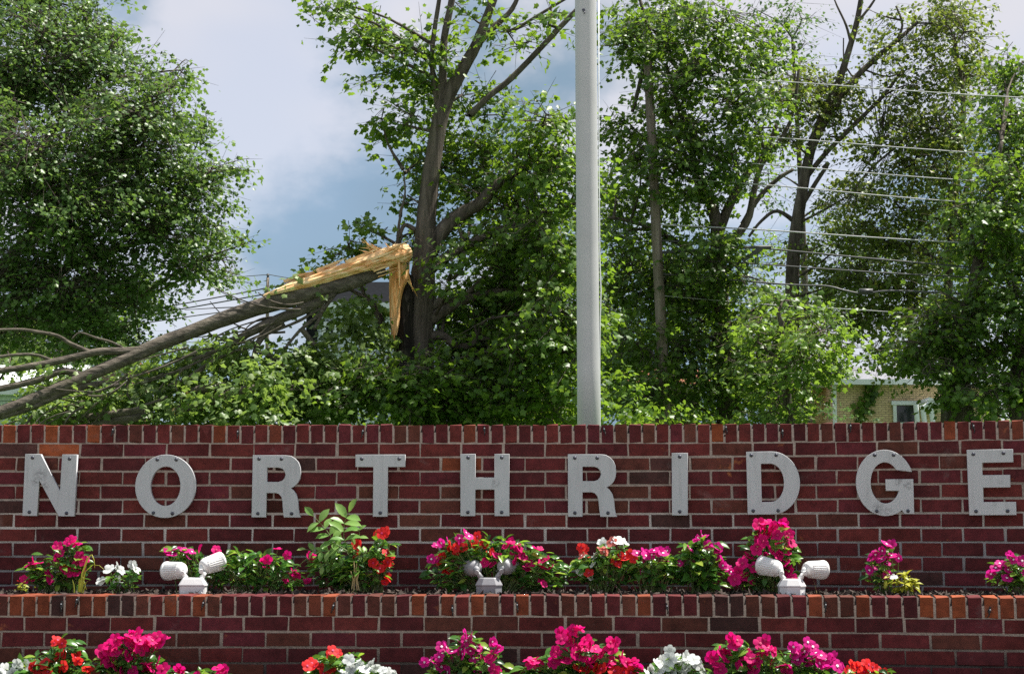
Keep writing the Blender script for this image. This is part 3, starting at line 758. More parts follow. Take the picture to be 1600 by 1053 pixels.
plant('magenta flowering plant under the letter N', GU, 95, [(95, 890, 42, 32), (115, 872, 22, 26), (60, 896, 22, 18)],
      fs('m', (90, 853), (95, 864), (89, 870), (112, 843), (120, 850), (107, 846), (124, 868), (130, 877), (121, 882), (102, 888), (109, 893), (52, 877), (60, 880), (46, 882), (38, 905), (50, 903), (78, 905), (120, 895), (132, 890)) + fs('r', (34, 908), (106, 884)), ZS, YP)
plant('tiny yellow-green seedling beside the magenta plant under the letter N', GU, 38, [(36, 916, 11, 8), (47, 918, 8, 6)], [], ZS, 7.56, .03, lsz=.03, leafset=LY, cat='seedling')
plant('small white flowering plant between the letters N and O', GU, 188, [(188, 908, 20, 14), (205, 898, 12, 10)],
      fs('w', (170, 889, 1.1), (184, 884), (190, 891), (212, 888, 1.15), (160, 906), (183, 906), (207, 882, .8)), ZS, YP)
plant('pink flowering plant with pale flower centres behind the white floodlight under O', GU, 300, [(300, 885, 34, 26), (282, 868, 22, 14), (345, 888, 20, 28)],
      fs('p', (269, 866), (288, 859), (260, 862), (300, 862), (276, 857), (294, 870, .8)) + fs('m', (312, 856), (338, 859), (341, 866, .8), (356, 890), (352, 884, .8)), ZS, 7.74)
plant('broad leafy green plant with few magenta flowers under the first letter R', GU, 400, [(385, 888, 48, 28), (430, 895, 40, 24), (362, 872, 18, 12)],
      fs('m', (434, 857), (418, 874), (412, 876, .8), (449, 867), (458, 893), (463, 898), (452, 899), (484, 868), (480, 905), (446, 905, .8)), ZS, YP)
plant('red flowering plant below the letter T', GU, 582, [(575, 885, 34, 32), (595, 860, 20, 22), (545, 896, 34, 22), (520, 892, 34, 24), (515, 872, 22, 14), (545, 866, 20, 16)],
      fs('r', (596, 833, 1.1), (603, 831), (585, 834, .8), (560, 851, 1.1), (554, 869), (604, 864), (610, 872), (606, 878), (583, 879), (599, 884), (594, 888), (605, 904), (601, 910, .8)), ZS, YP)
plant('large red and magenta flowering plant behind the grey floodlight', GU, 770, [(715, 888, 46, 32), (830, 890, 46, 32), (772, 872, 60, 34), (735, 858, 40, 22), (860, 900, 20, 16)],
      fs('p', (700, 846), (718, 841), (728, 832), (733, 838), (682, 852), (674, 873), (722, 847), (690, 848)) + fs('r', (745, 838), (712, 856), (735, 850), (756, 850), (690, 870), (684, 876), (697, 890), (712, 862), (724, 855), (742, 853), (768, 862, .8), (703, 850, .8))
      + fs('m', (775, 868), (790, 853), (798, 847), (812, 856), (757, 879), (770, 881), (804, 860), (838, 857), (846, 881), (823, 888), (858, 886), (852, 874), (805, 876), (817, 870), (828, 880), (850, 912, .8)), ZS, 7.68, .085)
plant('mixed red and white flowering plant below the second letter R', GU, 945, [(945, 890, 44, 28), (960, 870, 30, 18), (915, 890, 16, 22)],
      fs('r', (912, 858, 1.15), (908, 855), (920, 895), (970, 868), (962, 878), (984, 864), (976, 872), (967, 882, .8), (990, 874, .8)) + fs('w', (943, 850), (967, 844, 1.1), (974, 846), (929, 872), (907, 894), (922, 901, .9), (936, 868), (926, 882, .8)) + fs('s', (956, 847), (941, 857), (944, 861), (909, 868, .8)), ZS, YP)
plant('low pink flowering plant between the letters R and I', GU, 1020, [(1020, 893, 42, 26), (1000, 882, 28, 20), (1045, 890, 22, 20)],
      fs('p', (995, 864), (1009, 868), (1022, 860), (1030, 862), (1042, 860), (1006, 862), (1001, 893, .8), (1036, 864), (1018, 866), (1062, 880, .7)), ZS, YP)
plant('upright glossy-leaved pink flowering plant below the letter I', GU, 1088, [(1090, 878, 30, 34), (1098, 900, 34, 20), (1100, 855, 16, 16)],
      fs('p', (1096, 835), (1090, 840, .8), (1106, 851), (1117, 856), (1122, 858), (1125, 874), (1130, 883), (1137, 890), (1078, 857), (1142, 893, .8)), ZS, YP, lsz=.062)
plant('tall magenta flowering plant under the letter D', GU, 1195, [(1205, 858, 36, 40), (1185, 896, 44, 22), (1225, 880, 20, 30)],
      fs('m', (1186, 818), (1198, 816), (1208, 823), (1224, 820), (1233, 834), (1200, 832), (1215, 836), (1186, 830), (1236, 847), (1218, 848), (1205, 858), (1216, 868), (1228, 879), (1170, 868), (1160, 880), (1153, 893), (1148, 905), (1178, 886), (1188, 872), (1200, 880), (1232, 892), (1238, 903), (1166, 902), (1174, 908, .8), (1192, 845), (1226, 862), (1182, 858), (1241, 912, .8)), ZS, 7.7, .085, fr=.030)
plant('small upright pink flowering plant under the letter G', GU, 1374, [(1374, 896, 18, 24), (1380, 872, 12, 14)],
      fs('p', (1385, 850), (1379, 860), (1393, 868), (1361, 870), (1378, 874), (1386, 880, .8), (1358, 891), (1387, 898), (1404, 872, .8), (1368, 866, .8)), ZS, YP)
plant('small yellow-leaved plant beside the pink plant under the letter G', GU, 1405, [(1405, 908, 24, 12), (1415, 915, 20, 8)], [('w', 1397, 902, .7)], ZS, 7.60, .04, lsz=.05, leafset=LY, cat='plant')
plant('pink flowering plant below the letter E', GU, 1580, [(1580, 902, 32, 20), (1592, 888, 18, 20)],
      fs('p', (1580, 869), (1584, 874, .8), (1562, 880), (1556, 887), (1575, 890), (1548, 896), (1573, 903), (1597, 876), (1602, 898)), ZS, YP)
YF = 7.02
plant('low orange-red and white flowering plant in the front bed below the letter N', GL, 80, [(85, 1042, 55, 22), (60, 1060, 70, 30), (100, 1015, 22, 16)],
      fs('w', (8, 1045, 1.2), (28, 1037, 1.1), (40, 1040), (-5, 1052), (20, 1052)) + fs('r', (50, 1040), (58, 1046), (75, 1032), (70, 1036), (90, 1000), (97, 1005), (85, 1004, .8), (100, 1022), (93, 1026), (118, 1027), (122, 1032), (75, 1049), (100, 1040), (136, 1044), (142, 1048), (92, 1052)), ZF, YF, .09)
plant('tall magenta flowering plant in the front bed below the letter O', GL, 205, [(205, 1032, 46, 26), (210, 1060, 60, 26)],
      fs('m', (160, 1018), (172, 1006), (180, 999), (192, 999), (205, 993), (214, 990), (219, 1000), (206, 1005), (188, 1010), (168, 1016), (180, 1018), (246, 994), (252, 1001), (243, 1007), (238, 1000), (160, 1028), (170, 1033), (200, 1024), (211, 1024), (228, 1036), (234, 1043), (247, 1034), (255, 1045), (178, 1042), (190, 1050), (208, 1048), (222, 1012), (226, 998)), ZF, YF, .09, fr=.030)
plant('low scattered magenta flowering plant in the front bed right of the tall magenta one', GL, 315, [(310, 1062, 50, 16)], fs('m', (280, 1045), (284, 1051), (340, 1043), (350, 1045), (345, 1051), (306, 1056)), ZF, YF, .09)
plant('red and white flowering plant in the front bed below the letter T', GL, 540, [(530, 1040, 44, 20), (545, 1062, 60, 22)],
      fs('r', (520, 1016), (527, 1020), (514, 1022, .8), (487, 1036), (492, 1041), (480, 1040), (515, 1045), (505, 1052)) + fs('w', (535, 1034), (545, 1030), (557, 1033), (562, 1040), (578, 1037), (588, 1042), (570, 1046), (548, 1044), (598, 1047), (608, 1051), (537, 1050), (618, 1054)), ZF, YF, .09)
plant('pink flowering plant with pale flower centres in the front bed below the letter H', GL, 725, [(730, 1036, 55, 24), (735, 1062, 70, 22), (728, 1008, 18, 18)],
      fs('p', (727, 989), (733, 994), (728, 1000), (720, 1003, .8), (690, 1010), (706, 1018), (697, 1011), (720, 1014), (735, 1017), (724, 1021), (750, 1018), (745, 1010), (672, 1031), (680, 1038), (690, 1041), (663, 1034), (686, 1026), (769, 1002), (776, 1008), (780, 1015), (747, 1046), (700, 1050), (740, 1028)) + fs('m', (770, 1022), (765, 1030), (772, 1046), (777, 1050)), ZF, YF, .09)
plant('broad magenta flowering plant in the front bed below the second letter R', GL, 905, [(905, 1030, 60, 26), (900, 1062, 90, 22), (835, 1050, 26, 14), (980, 1045, 24, 16)],
      fs('m', (833, 1032), (840, 1037), (828, 1038, .8), (895, 984), (904, 982), (878, 998), (890, 1003), (900, 1012), (897, 1020), (915, 1000), (923, 1006), (930, 1014), (941, 1020), (954, 1003), (962, 1006), (956, 1012), (868, 1018), (876, 1024), (910, 1024), (928, 1030), (948, 1038), (955, 1032), (972, 1026), (978, 1034), (990, 1034), (996, 1042), (885, 1032), (920, 1038), (865, 1034, .9), (888, 990)) + fs('r', (940, 1045), (960, 1048), (915, 1046), (975, 1050), (985, 1050), (902, 1044)), ZF, YF, .09, fr=.029)
plant('compact white flowering plant in the front bed between the letters R and D', GL, 1055, [(1055, 1045, 40, 16), (1055, 1062, 50, 16)],
      fs('w', (1018, 1046), (1028, 1036), (1035, 1031), (1047, 1030), (1056, 1027), (1066, 1032), (1072, 1026), (1084, 1030), (1090, 1038), (1043, 1040), (1060, 1040), (1076, 1042), (1097, 1046), (1030, 1048), (1050, 1050), (1068, 1052), (1012, 1052)), ZF, YF, .09, fr=.028)
plant('wide magenta flowering plant in the front bed below the letters D and G', GL, 1205, [(1200, 1036, 80, 24), (1210, 1062, 110, 22), (1150, 1015, 22, 18)],
      fs('m', (1143, 997), (1152, 1000), (1147, 1006), (1136, 1018), (1128, 1020), (1112, 1026), (1118, 1038), (1125, 1046), (1165, 1022), (1172, 1028), (1188, 1005), (1196, 1000), (1200, 1012), (1195, 1020), (1208, 1017), (1182, 1034), (1205, 1035), (1220, 1040), (1178, 1045), (1230, 1046), (1155, 1040)) + fs('p', (1240, 1010), (1248, 1014), (1262, 1003), (1270, 1010), (1258, 1018), (1275, 1020), (1283, 1024), (1290, 1030), (1300, 1026), (1280, 1036), (1262, 1034), (1246, 1030), (1292, 1042), (1308, 1040)), ZF, YF, .09, fr=.029)
plant('low orange-red flowering plant in the front bed below the letter G', GL, 1355, [(1355, 1060, 40, 18)], fs('r', (1332, 1037), (1340, 1042), (1357, 1038), (1364, 1042), (1372, 1047), (1325, 1048), (1350, 1049), (1380, 1052)), ZF, YF, .09)

# seedling with feather-shaped leaves beside the red plant
def pinnate():
    Y = 7.62; B = PX(553, 921, Y); B.z = ZS - .006
    t = thing('tree_seedling', B, 'wild seedling with feather-shaped pale green leaves between letters R and T', 'seedling')
    m = MB(); top = PX(545, 862, Y)
    m.tube([B, PX(549, 890, Y), top], [.005, .004, .003], 6); m.build('stem', M['stem'], t, True)
    for pts, n, sz in (([(545, 862), (525, 850), (510, 828), (490, 806)], 11, .078), ([(545, 862), (537, 838), (538, 815), (545, 800)], 9, .08), ([(545, 862), (520, 860), (500, 862), (478, 858)], 9, .05), ([(545, 862), (558, 848), (562, 832), (556, 818)], 7, .045), ([(549, 888), (530, 880), (512, 882), (495, 888)], 9, .042), ([(547, 875), (565, 868), (575, 862), (585, 860)], 7, .04)):
        yo = random.uniform(-.06, .02)
        W_ = [PX(x, y, Y + yo * i / 3) for i, (x, y) in enumerate(pts)]
        m = MB(); m.tube(W_, [.0025, .002, .0017, .001], 5, False); rach = m.build('rachis', M['stem'], t, True)
        for i in range(n):
            s_ = .25 + .75 * (i // 2) / ((n - 1) // 2); q = s_ * 3; j = min(2, int(q)); P = W_[j].lerp(W_[j + 1], q - j); tn = (W_[j + 1] - W_[j]).normalized()
            side = 1 if i % 2 else -1
            lat = tn.cross(Vector((0, -1, .5)).normalized())
            d = (lat * side * 1.0 + tn * .55 + Vector((0, -.2, -.1)) + rv(.12)) if i < n - 1 else tn
            place('leaflet', random.choice(LPN), rach, P, orient(d, Vector((random.gauss(0, .3), -.55, .8))), sz * (1 - .25 * abs(s_ - .5)) * random.uniform(.85, 1.1))
pinnate()
def blades(px, lab, specs, mat, Y=7.55):
    B = PX(px, 924, Y); B.z = ZS - .004
    t = thing('grass_tuft', B, lab, 'grass')
    for pts, wd in specs:
        W_ = [PX(x, y, Y) for x, y in pts]; W_[0].z = min(W_[0].z, ZS)
        m = MB(); V = []; n = len(W_)
        for i, P in enumerate(W_):
            ww = wd * (1 - .85 * i / (n - 1)); V += [P + Vector((-ww, 0, 0)), P + Vector((0, -.002, -ww * .3)), P + Vector((ww, .001, ww * .3))]
        m.add(V, [(i * 3 + k, i * 3 + k + 1, i * 3 + k + 4, i * 3 + k + 3) for i in range(n - 1) for k in range(2)])
        m.build('blade', mat, t, True)
blades(125, 'tuft of grass with bent yellow blades between letters N and O', [([(125, 925), (129, 895), (137, 872), (143, 866), (147, 875), (148, 887)], .006), ([(126, 925), (133, 893), (145, 882), (155, 883), (162, 889)], .0035), ([(122, 925), (124, 905), (129, 901), (132, 912), (135, 921)], .004), ([(117, 925), (115, 912), (113, 905)], .004), ([(128, 925), (134, 910), (140, 906)], .003)], M['yellow'])
blades(1278, 'single bent dry stalk beside the white floodlight under D', [([(1277, 927), (1274, 915), (1270, 902)], .0018), ([(1279, 927), (1281, 920)], .0015)], M['straw'])
t = thing('dead_stem', PX(555, 922, 7.58), 'dried flower stem with straw litter in front of the wild seedling', 'dead stem')
for pts in ([(553, 922), (554, 895), (553, 876)], [(558, 922), (556, 900), (557, 880)], [(549, 923), (552, 905), (548, 892)], [(561, 922), (558, 905), (561, 890)]):
    m = MB(); m.tube([PX(x, y, 7.58) for x, y in pts], [.003, .0028, .0015], 6); m.build('stalk', M['straw'], t)
m = MB()
for i in range(60):
    P = PX(random.gauss(550, 14), 924, 7.56 + random.uniform(0, .1)); P.z = ZS + random.uniform(.006, .02)
    m.tube([P, P + rv(.012)], [.0022, .001], 4, False)
m.build('litter', M['straw'], t, kind='stuff')

# ------------------------------------------------------------------ flagpole
YFP = 9.6
B = PX(920, 662, YFP)
fp = thing('flagpole', (B.x, YFP, gz(YFP)), 'tall pale grey tapered metal flagpole standing behind the brick sign wall', 'flagpole')
r0 = 36.0 / 2 * mpp(YFP) * 1.0; r1 = 34.4 / 2 * mpp(YFP)
xt = PX(915, 0, YFP)
m = MB()
zt = xt.z; zb = B.z
def rz_(z): return r0 + (r1 - r0) * (z - zb) / (zt - zb)
def xz_(z): return B.x + (xt.x - B.x) * (z - zb) / (zt - zb)
zz_ = [gz(YFP) - .1, 2.5, 3.5, 4.5, 6, 8, 9.5]
m.tube([(xz_(z), YFP, z) for z in zz_], [rz_(z) for z in zz_], 40)
m.build('shaft', M['pole'], fp, True)
m = MB(); m.lathe((xz_(9.5), YFP, 9.46), (0, 0, 1), [(0, .06), (.05, .075), (.06, .03)] + [(.06 + .09 * (1 - math.cos(a)), .001 + .09 * math.sin(a)) for a in [R(20 * k) for k in range(1, 10)]], 20); m.build('finial', M['pole'], fp, True)
m = MB(); zr = PX(911, 22, YFP).z; xr_ = PX(911, 22, YFP).x
m.lathe((xr_, YFP - rz_(zr) - .004, zr), (0, -1, 0), [(0, .009), (.006, .009), (.007, .0001)], 12); m.tube([(xr_, YFP - rz_(zr) - .006, zr - .008), (xr_ + .008, YFP - rz_(zr) - .012, zr - .016), (xr_ + .002, YFP - rz_(zr) - .008, zr - .024)], [.003] * 3, 6); m.build('cleat', M['rivet'], fp)
m = MB()
m.tube([PX(935.5, -40, YFP + .03), PX(935.5, 200, YFP + .02), PX(937, 400, YFP), PX(939, 455, YFP - .01), PX(937.5, 505, YFP - .01), PX(937, 560, YFP), PX(937.5, 670, YFP), PX(937.5, 760, YFP)], [.0035] * 8, 6); m.build('halyard', M['trim'], fp, True)

# ------------------------------------------------------------------ trees
MAPLE = np.array([(0, .36, 0), (0, 0, 0), (.36, .08, 0), (.30, .28, 0), (.54, .50, 0), (.27, .64, 0), (0, 1.02, 0), (-.27, .64, 0), (-.54, .50, 0), (-.30, .28, 0), (-.36, .08, 0)], dtype=np.float64)
MAPLE[:, 2] = -.30 * np.abs(MAPLE[:, 0]) - .12 * MAPLE[:, 1] ** 2
MAPLE_T = np.array([(0, i, i % 10 + 1) for i in range(1, 11)])
OVAL = np.array([(0, 0, 0), (.27, .35, 0), (.16, .72, 0), (0, 1, 0), (-.16, .72, 0), (-.27, .35, 0)], dtype=np.float64)
OVAL[:, 2] = -.35 * np.abs(OVAL[:, 0]) - .15 * OVAL[:, 1] ** 2
OVAL_T = np.array([(0, 1, 2), (0, 2, 3), (0, 3, 4), (0, 4, 5)])
def norm(a): return a / np.maximum(np.linalg.norm(a, axis=1, keepdims=True), 1e-6)
def leaves_np(name, C, D, Nn, S, mat, parent, tmpl, tris):
    """C centres, D direction of the midrib, Nn rough normals, S sizes"""
    D = norm(D); Nn = norm(Nn - D * np.sum(D * Nn, axis=1, keepdims=True)); Xv = np.cross(D, Nn)
    V = C[:, None, :] + S[:, None, None] * (tmpl[None, :, 0:1] * Xv[:, None, :] + tmpl[None, :, 1:2] * D[:, None, :] + tmpl[None, :, 2:3] * Nn[:, None, :])
    n, k = len(C), len(tmpl)
    T = (tris[None] + (np.arange(n) * k)[:, None, None]).reshape(-1, 3)
    return mesh_np(name, V.reshape(-1, 3), T, mat, parent, np.repeat(rng.random(n), k), 'stuff')
def smooth_line(pts, rad, sub=4):
    P = [Vector(p) for p in pts]; out = []; ro = []
    for i in range(len(P) - 1):
        p0, p1, p2, p3 = P[max(i - 1, 0)], P[i], P[i + 1], P[min(i + 2, len(P) - 1)]
        for k in range(sub):
            t = k / sub
            out.append(.5 * ((2 * p1) + (p2 - p0) * t + (2 * p0 - 5 * p1 + 4 * p2 - p3) * t * t + (3 * p1 - p0 - 3 * p2 + p3) * t ** 3)); ro.append(rad[i] + (rad[i + 1] - rad[i]) * t)
    out.append(P[-1]); ro.append(rad[-1]); return out, ro
def line_px(pts, Y):
    W = []; r = []
    for p in pts:
        y = Y + (p[3] if len(p) > 3 else 0); W.append(PX(p[0], p[1], y)); r.append(p[2] / 2 * mpp(y))
    return smooth_line(W, r)
_K = rng.normal(size=(10, 3)); _K = _K / np.linalg.norm(_K, axis=1, keepdims=True) * (1.6 + 3.4 * rng.random((10, 1))); _PH = rng.random(10) * 6.28
def clump(p): return np.sin(p @ _K.T + _PH).sum(axis=1) / math.sqrt(5)
LEAF_K, DENS_K = .86, 1.12
def make_tree(name, lab, Y, trunk, limbs, blobs, leafmat, lsz=.12, dens=1.0, K=24, sig=.17, cat='tree', group=None, barkmat='bark', tmpl=(MAPLE, MAPLE_T), twig=.9, root=None, upw=.65, ground=True, woody=True, csz=1500., droop=.35, thick=.85):
    lsz *= LEAF_K; dens *= DENS_K
    tw, tr = line_px(trunk, Y) if trunk else ([], [])
    if trunk and ground:
        b = tw[0].copy(); b.z = gz(b.y) - .2
        tw = [b, Vector((b.x, b.y, b.z + .35))] + tw; tr = [tr[0] * 1.55, tr[0] * 1.2] + tr
    base = tw[0] if trunk else PX(blobs[0][0], blobs[0][1], Y)
    t = root or thing(name, (base.x, base.y, gz(base.y)), lab, cat, group)
    skel = []
    if trunk:
        m = MB(); m.tube(tw, tr, 14, True, .05); m.build('trunk', M[barkmat], t, True); skel += tw[2:] or tw
    for lb in limbs:
        W, r = line_px(lb, Y); m = MB(); m.tube(W, r, 9, True, .05); m.build('limb', M[barkmat], t, True); skel += W
    br = MB(); C = []; O = []
    for bl in blobs:
        px, py, rx, ry = bl[:4]; dy = bl[4] if len(bl) > 4 and bl[4] is not None else random.uniform(-1.2, 1.2); dn = bl[5] if len(bl) > 5 else 1
        yy = Y + dy; c = PX(px, py, yy); k = mpp(yy); ax, az = rx * k, ry * k; ay = min(3.2, max(.5, (ax + az) / 2 * thick))
        loc = []
        if woody and skel:
            S_ = np.array(skel); d = S_ - np.array(c); hz_ = np.hypot(d[:, 0], d[:, 1]); dist = np.linalg.norm(d, axis=1) + np.maximum(0, d[:, 2] + .45 * hz_) * 1.6
            q = skel[int(np.argmin(dist))]
            md = q.lerp(c, .5) + Vector((random.gauss(0, .15), random.gauss(0, .15), .07 * (c - q).length))
            W, r = smooth_line([q, md, c, c + (c - md).normalized() * min(ax, az) * .5], [.022 + .010 * (c - q).length ** .5, .018, .012, .005], 3)
            br.tube(W, r, 6, False); loc = W
        n = max(3, int(math.pi * rx * ry / csz * 7.0 * dens * dn))
        # boughs: flattened leafy layers inside the blob, then sprays inside each bough
        nb = max(3, int(math.pi * rx * ry / 760)); bu = norm(rng.normal(size=(nb, 3))); bq = rng.random(nb) ** .42 * 1.02
        BC = bu * bq[:, None] * np.array([ax, ay, az]); bs = np.minimum(.30 + .38 * rng.random(nb), .62 * min(ax, az) + .12)
        wgt = bs ** 2; bi = rng.choice(nb, size=n, p=wgt / wgt.sum())
        pts = np.array(c) + BC[bi] + np.clip(rng.normal(size=(n, 3)), -1.9, 1.9) * bs[bi][:, None] * np.array([.66, .66, .34])
        pts[:, 2] -= .16 * np.hypot(pts[:, 0] - c.x - BC[bi, 0], pts[:, 1] - c.y - BC[bi, 1])
        u = norm(pts - np.array(c) + 1e-4)
        if n == 0: continue
        C.append(pts); O.append(u * .6 + (pts - np.array(c)) / max(ax, az))
        if woody and loc:
            S_ = np.array(loc)
            for p in pts[rng.random(n) < twig * .6]:
                q_ = loc[int(np.argmin(np.linalg.norm(S_ - p, axis=1)))]
                p = Vector(p); md = q_.lerp(p, .55) + Vector((random.gauss(0, .07), random.gauss(0, .07), random.gauss(.04, .06)))
                br.tube([q_, md, p], [.011, .007, .004], 4, False)
    C = np.concatenate(C); O = np.concatenate(O); n = len(C)
    # every cluster is a leafy spray: a twig with leaves along it
    A = norm(np.stack([O[:, 0], O[:, 1] * .8, O[:, 2] * .35 + .12], 1) * .8 + rng.normal(size=(n, 3)) * np.array([.5, .5, .38]))
    Ln = sig * (2.2 + 2.6 * rng.random(n))
    if woody:
        for i in range(n):
            c_ = Vector(C[i]); a_ = Vector(A[i]); br.tube([c_ - a_ * Ln[i] * .5, c_ + a_ * Ln[i] * .45 - Vector((0, 0, .05 * Ln[i]))], [.006, .002], 3, False)
    if br.v: br.build('branches', M[barkmat], t, True, kind='stuff')
    kk = np.maximum(4, rng.poisson(K * .5, n)); idx = np.repeat(np.arange(n), kk); tot = len(idx)
    s_ = rng.random(tot) - .5; lat = np.cross(A, np.array([0, 0, 1.])); lat = norm(lat + 1e-4)
    side = np.clip(rng.normal(size=tot), -1.8, 1.8) * sig * .62 * (1.15 - np.abs(s_))
    P = C[idx] + A[idx] * (s_ * Ln[idx])[:, None] + lat[idx] * side[:, None]
    P[:, 2] += np.clip(rng.normal(size=tot), -1.8, 1.8) * sig * .26 - np.abs(side) * .3 - .12 * (s_ + .5) ** 2 * Ln[idx]
    cl = rng.normal(size=(n, 3)) * .5
    Nn = np.stack([O[idx, 0] * .35, O[idx, 1] * .35, np.full(tot, upw + .15)], 1) + cl[idx] * .6 + rng.normal(size=(tot, 3)) * .40
    D = A[idx] * .55 + lat[idx] * (np.sign(side) * .7)[:, None] + np.array([0, 0, -droop]) + rng.normal(size=(tot, 3)) * .38
    S = lsz * (.55 + .7 * rng.random(tot))
    leaves_np('crown', P, D, Nn, S, M[leafmat], t, *tmpl)
    return t

# left: big full silver maple
make_tree('maple_tree', 'dense full green maple with an unbroken round crown beyond the fallen limb', 30,
  [(-38, 640, 62), (-34, 520, 54), (-26, 420, 44), (-10, 300, 34), (20, 170, 22), (40, 60, 12)],
  [[(-30, 470, 26), (20, 400, 20), (80, 330, 14), (150, 260, 8)], [(-30, 500, 22), (60, 440, 17), (150, 400, 12), (250, 370, 6)], [(-20, 380, 20), (-90, 280, 14), (-130, 150, 8)], [(0, 300, 16), (90, 200, 11), (170, 110, 6)], [(-34, 520, 20), (40, 490, 14), (130, 480, 9), (210, 470, 5)]],
  [(150, 260, 190, 230, 0, .30), (30, 90, 150, 110, -.5), (130, 100, 75, 80), (185, 60, 25, 38, 0, 1.1), (250, 150, 48, 62), (280, 110, 22, 26, 0, 1.1), (195, 190, 70, 80, -1.6), (215, 270, 110, 80, -1), (312, 215, 30, 32), (320, 275, 55, 36), (355, 268, 26, 18, 0, .9), (60, 250, 110, 110, -2.2), (110, 350, 110, 90, -1.6), (235, 360, 105, 72, -.8),
   (325, 352, 38, 32), (345, 405, 40, 34), (372, 385, 14, 20, 0, .9), (300, 415, 34, 34), (110, 450, 120, 68, -1), (225, 455, 70, 48), (20, 440, 80, 80, -1), (45, 505, 85, 46), (150, 515, 75, 36), (215, 510, 45, 30, 0, .8), (60, 0, 120, 60), (-110, 150, 140, 150, 0), (-150, 350, 150, 160, 0), (-70, 20, 120, 90, 1), (135, 30, 40, 40, 0, .8), (100, 560, 130, 26, 6, .8), (10, 545, 60, 26, 3, .9)],
  'leaf_left', .105, 1.9, 24, .21, upw=.55, droop=.3, csz=1650., thick=.9)

# centre: the broken maple that still stands
MID = 25.
make_tree('broken_maple_tree', 'maple with a splintered trunk side standing behind the flagpole and letters', MID,
  [(655, 610, 50), (656, 550, 45), (657, 500, 42), (660, 450, 40), (663, 400, 36), (666, 340, 31), (674, 270, 28), (687, 190, 26), (700, 150, 24), (722, 110, 21), (742, 75, 18), (758, 35, 15), (778, -20, 12)],
  [[(688, 175, 18), (692, 110, 14), (694, 60, 12), (706, 0, 11), (712, -50, 9)], [(684, 165, 10), (676, 120, 8), (676, 70, 8), (686, 0, 7), (690, -40, 6)],
   [(735, 180, 11), (765, 150, 10), (800, 122, 10), (850, 70, 9), (897, 20, 8), (930, -15, 6)], [(742, 75, 12), (770, 45, 10), (800, 15, 8), (815, -20, 6)], [(752, 50, 10), (762, 20, 8), (768, -25, 6)], [(800, 50, 5), (840, 25, 5), (890, -5, 4)],
   [(664, 408, 30), (690, 362, 25), (720, 335, 22), (750, 318, 20), (772, 292, 16), (805, 270, 11), (860, 240, 7)], [(668, 425, 20), (700, 400, 15), (740, 378, 14), (790, 356, 11), (860, 330, 7), (960, 300, 5)],
   [(672, 500, 22), (700, 482, 18), (730, 468, 15), (775, 456, 12), (840, 452, 9)], [(668, 485, 18), (690, 470, 15), (720, 466, 10), (760, 430, 6)], [(658, 528, 18), (690, 524, 15), (708, 538, 12), (730, 541, 11), (748, 530, 9)],
   [(672, 462, 10), (655, 446, 9), (638, 430, 7), (623, 400, 6), (622, 365, 5), (627, 330, 4), (633, 300, 3), (630, 265, 2)], [(636, 305, 3), (665, 320, 3), (690, 300, 2)], [(650, 360, 8), (632, 352, 7), (624, 372, 5)],
   [(715, 350, 6), (725, 385, 6), (722, 420, 5), (700, 440, 4)], [(600, 535, 14), (595, 505, 13), (585, 480, 11), (570, 465, 8)]],
  [(810, 320, 100, 130, .5, .5), (800, 500, 130, 110, .5, .6), (690, 240, 50, 80, 1.0, .3), (540, 8, 48, 14, 0, 1.2), (505, 20, 16, 18, 0, 1.2), (600, 68, 52, 34, 0, 1.1), (558, 62, 26, 26, 0, 1.2), (650, 85, 45, 50, 0, 1), (630, 115, 50, 25), (665, 140, 32, 35, .8, .8), (640, 190, 42, 22, 0, 1.1), (598, 192, 26, 14, 0, 1.2), (690, 205, 36, 55, 1.0, .8), (655, 245, 30, 40, 1.1, .8), (720, 150, 40, 40, .8, .6), (705, 260, 50, 50, 1.0, .7), (765, 240, 55, 60, .9, .8), (770, 180, 40, 40, .8, .7),
   (800, 60, 50, 50, 0, .4), (860, 30, 36, 26, 0, .5), (885, 210, 12, 60, 0, .8), (740, 30, 35, 26, 0, .6), (850, 190, 50, 44), (835, 240, 60, 70, -.4), (880, 280, 40, 60), (800, 310, 60, 55), (745, 295, 50, 45, .9, .7), (840, 370, 65, 60), (770, 390, 55, 45, -.3), (700, 400, 24, 24, -.6, .8), (880, 420, 45, 60), (720, 350, 40, 30, .8, .9), (640, 320, 30, 26, .8, .8), (648, 365, 34, 22, .8, 1),
   (545, 385, 38, 28, -.2, 1.1), (575, 360, 26, 20, 0, 1), (520, 405, 16, 20, 0, 1), (700, 452, 30, 18, -.7, .6), (800, 430, 70, 50), (770, 480, 60, 40), (850, 490, 60, 60, -1), (720, 500, 40, 30, .6), (880, 550, 50, 60, -1), (790, 545, 70, 45, -1), (690, 585, 60, 34, -1.0, 1.5), (605, 585, 66, 30, -1.0, 1.5), (560, 610, 70, 34, -1.0, 1.5), (640, 610, 70, 34, -1.0, 1.5), (760, 610, 90, 45, -.6, 1.3), (860, 620, 60, 40, -.6, 1.2), (700, 635, 110, 26, -.6, 1.4), (520, 590, 50, 32, .9, 1.6), (470, 610, 46, 34, .9, 1.5), (530, 630, 70, 26, .5, 1.5), (910, 480, 30, 90, .5), (780, 640, 120, 26, 0, 1), (725, 565, 60, 40, .6, 1.5), (750, 640, 120, 24, .6, 1.5), (860, 645, 90, 22, .6, 1.5), (800, 580, 60, 40, .8, 1.4), (760, 520, 60, 36, 1.2, 1.4), (705, 470, 30, 30, 1.2), (740, 520, 40, 30, 1)],
  'leaf_mid', .118, 1.05, 24, .18, upw=.5)
brk = bpy.data.objects['broken_maple_tree']

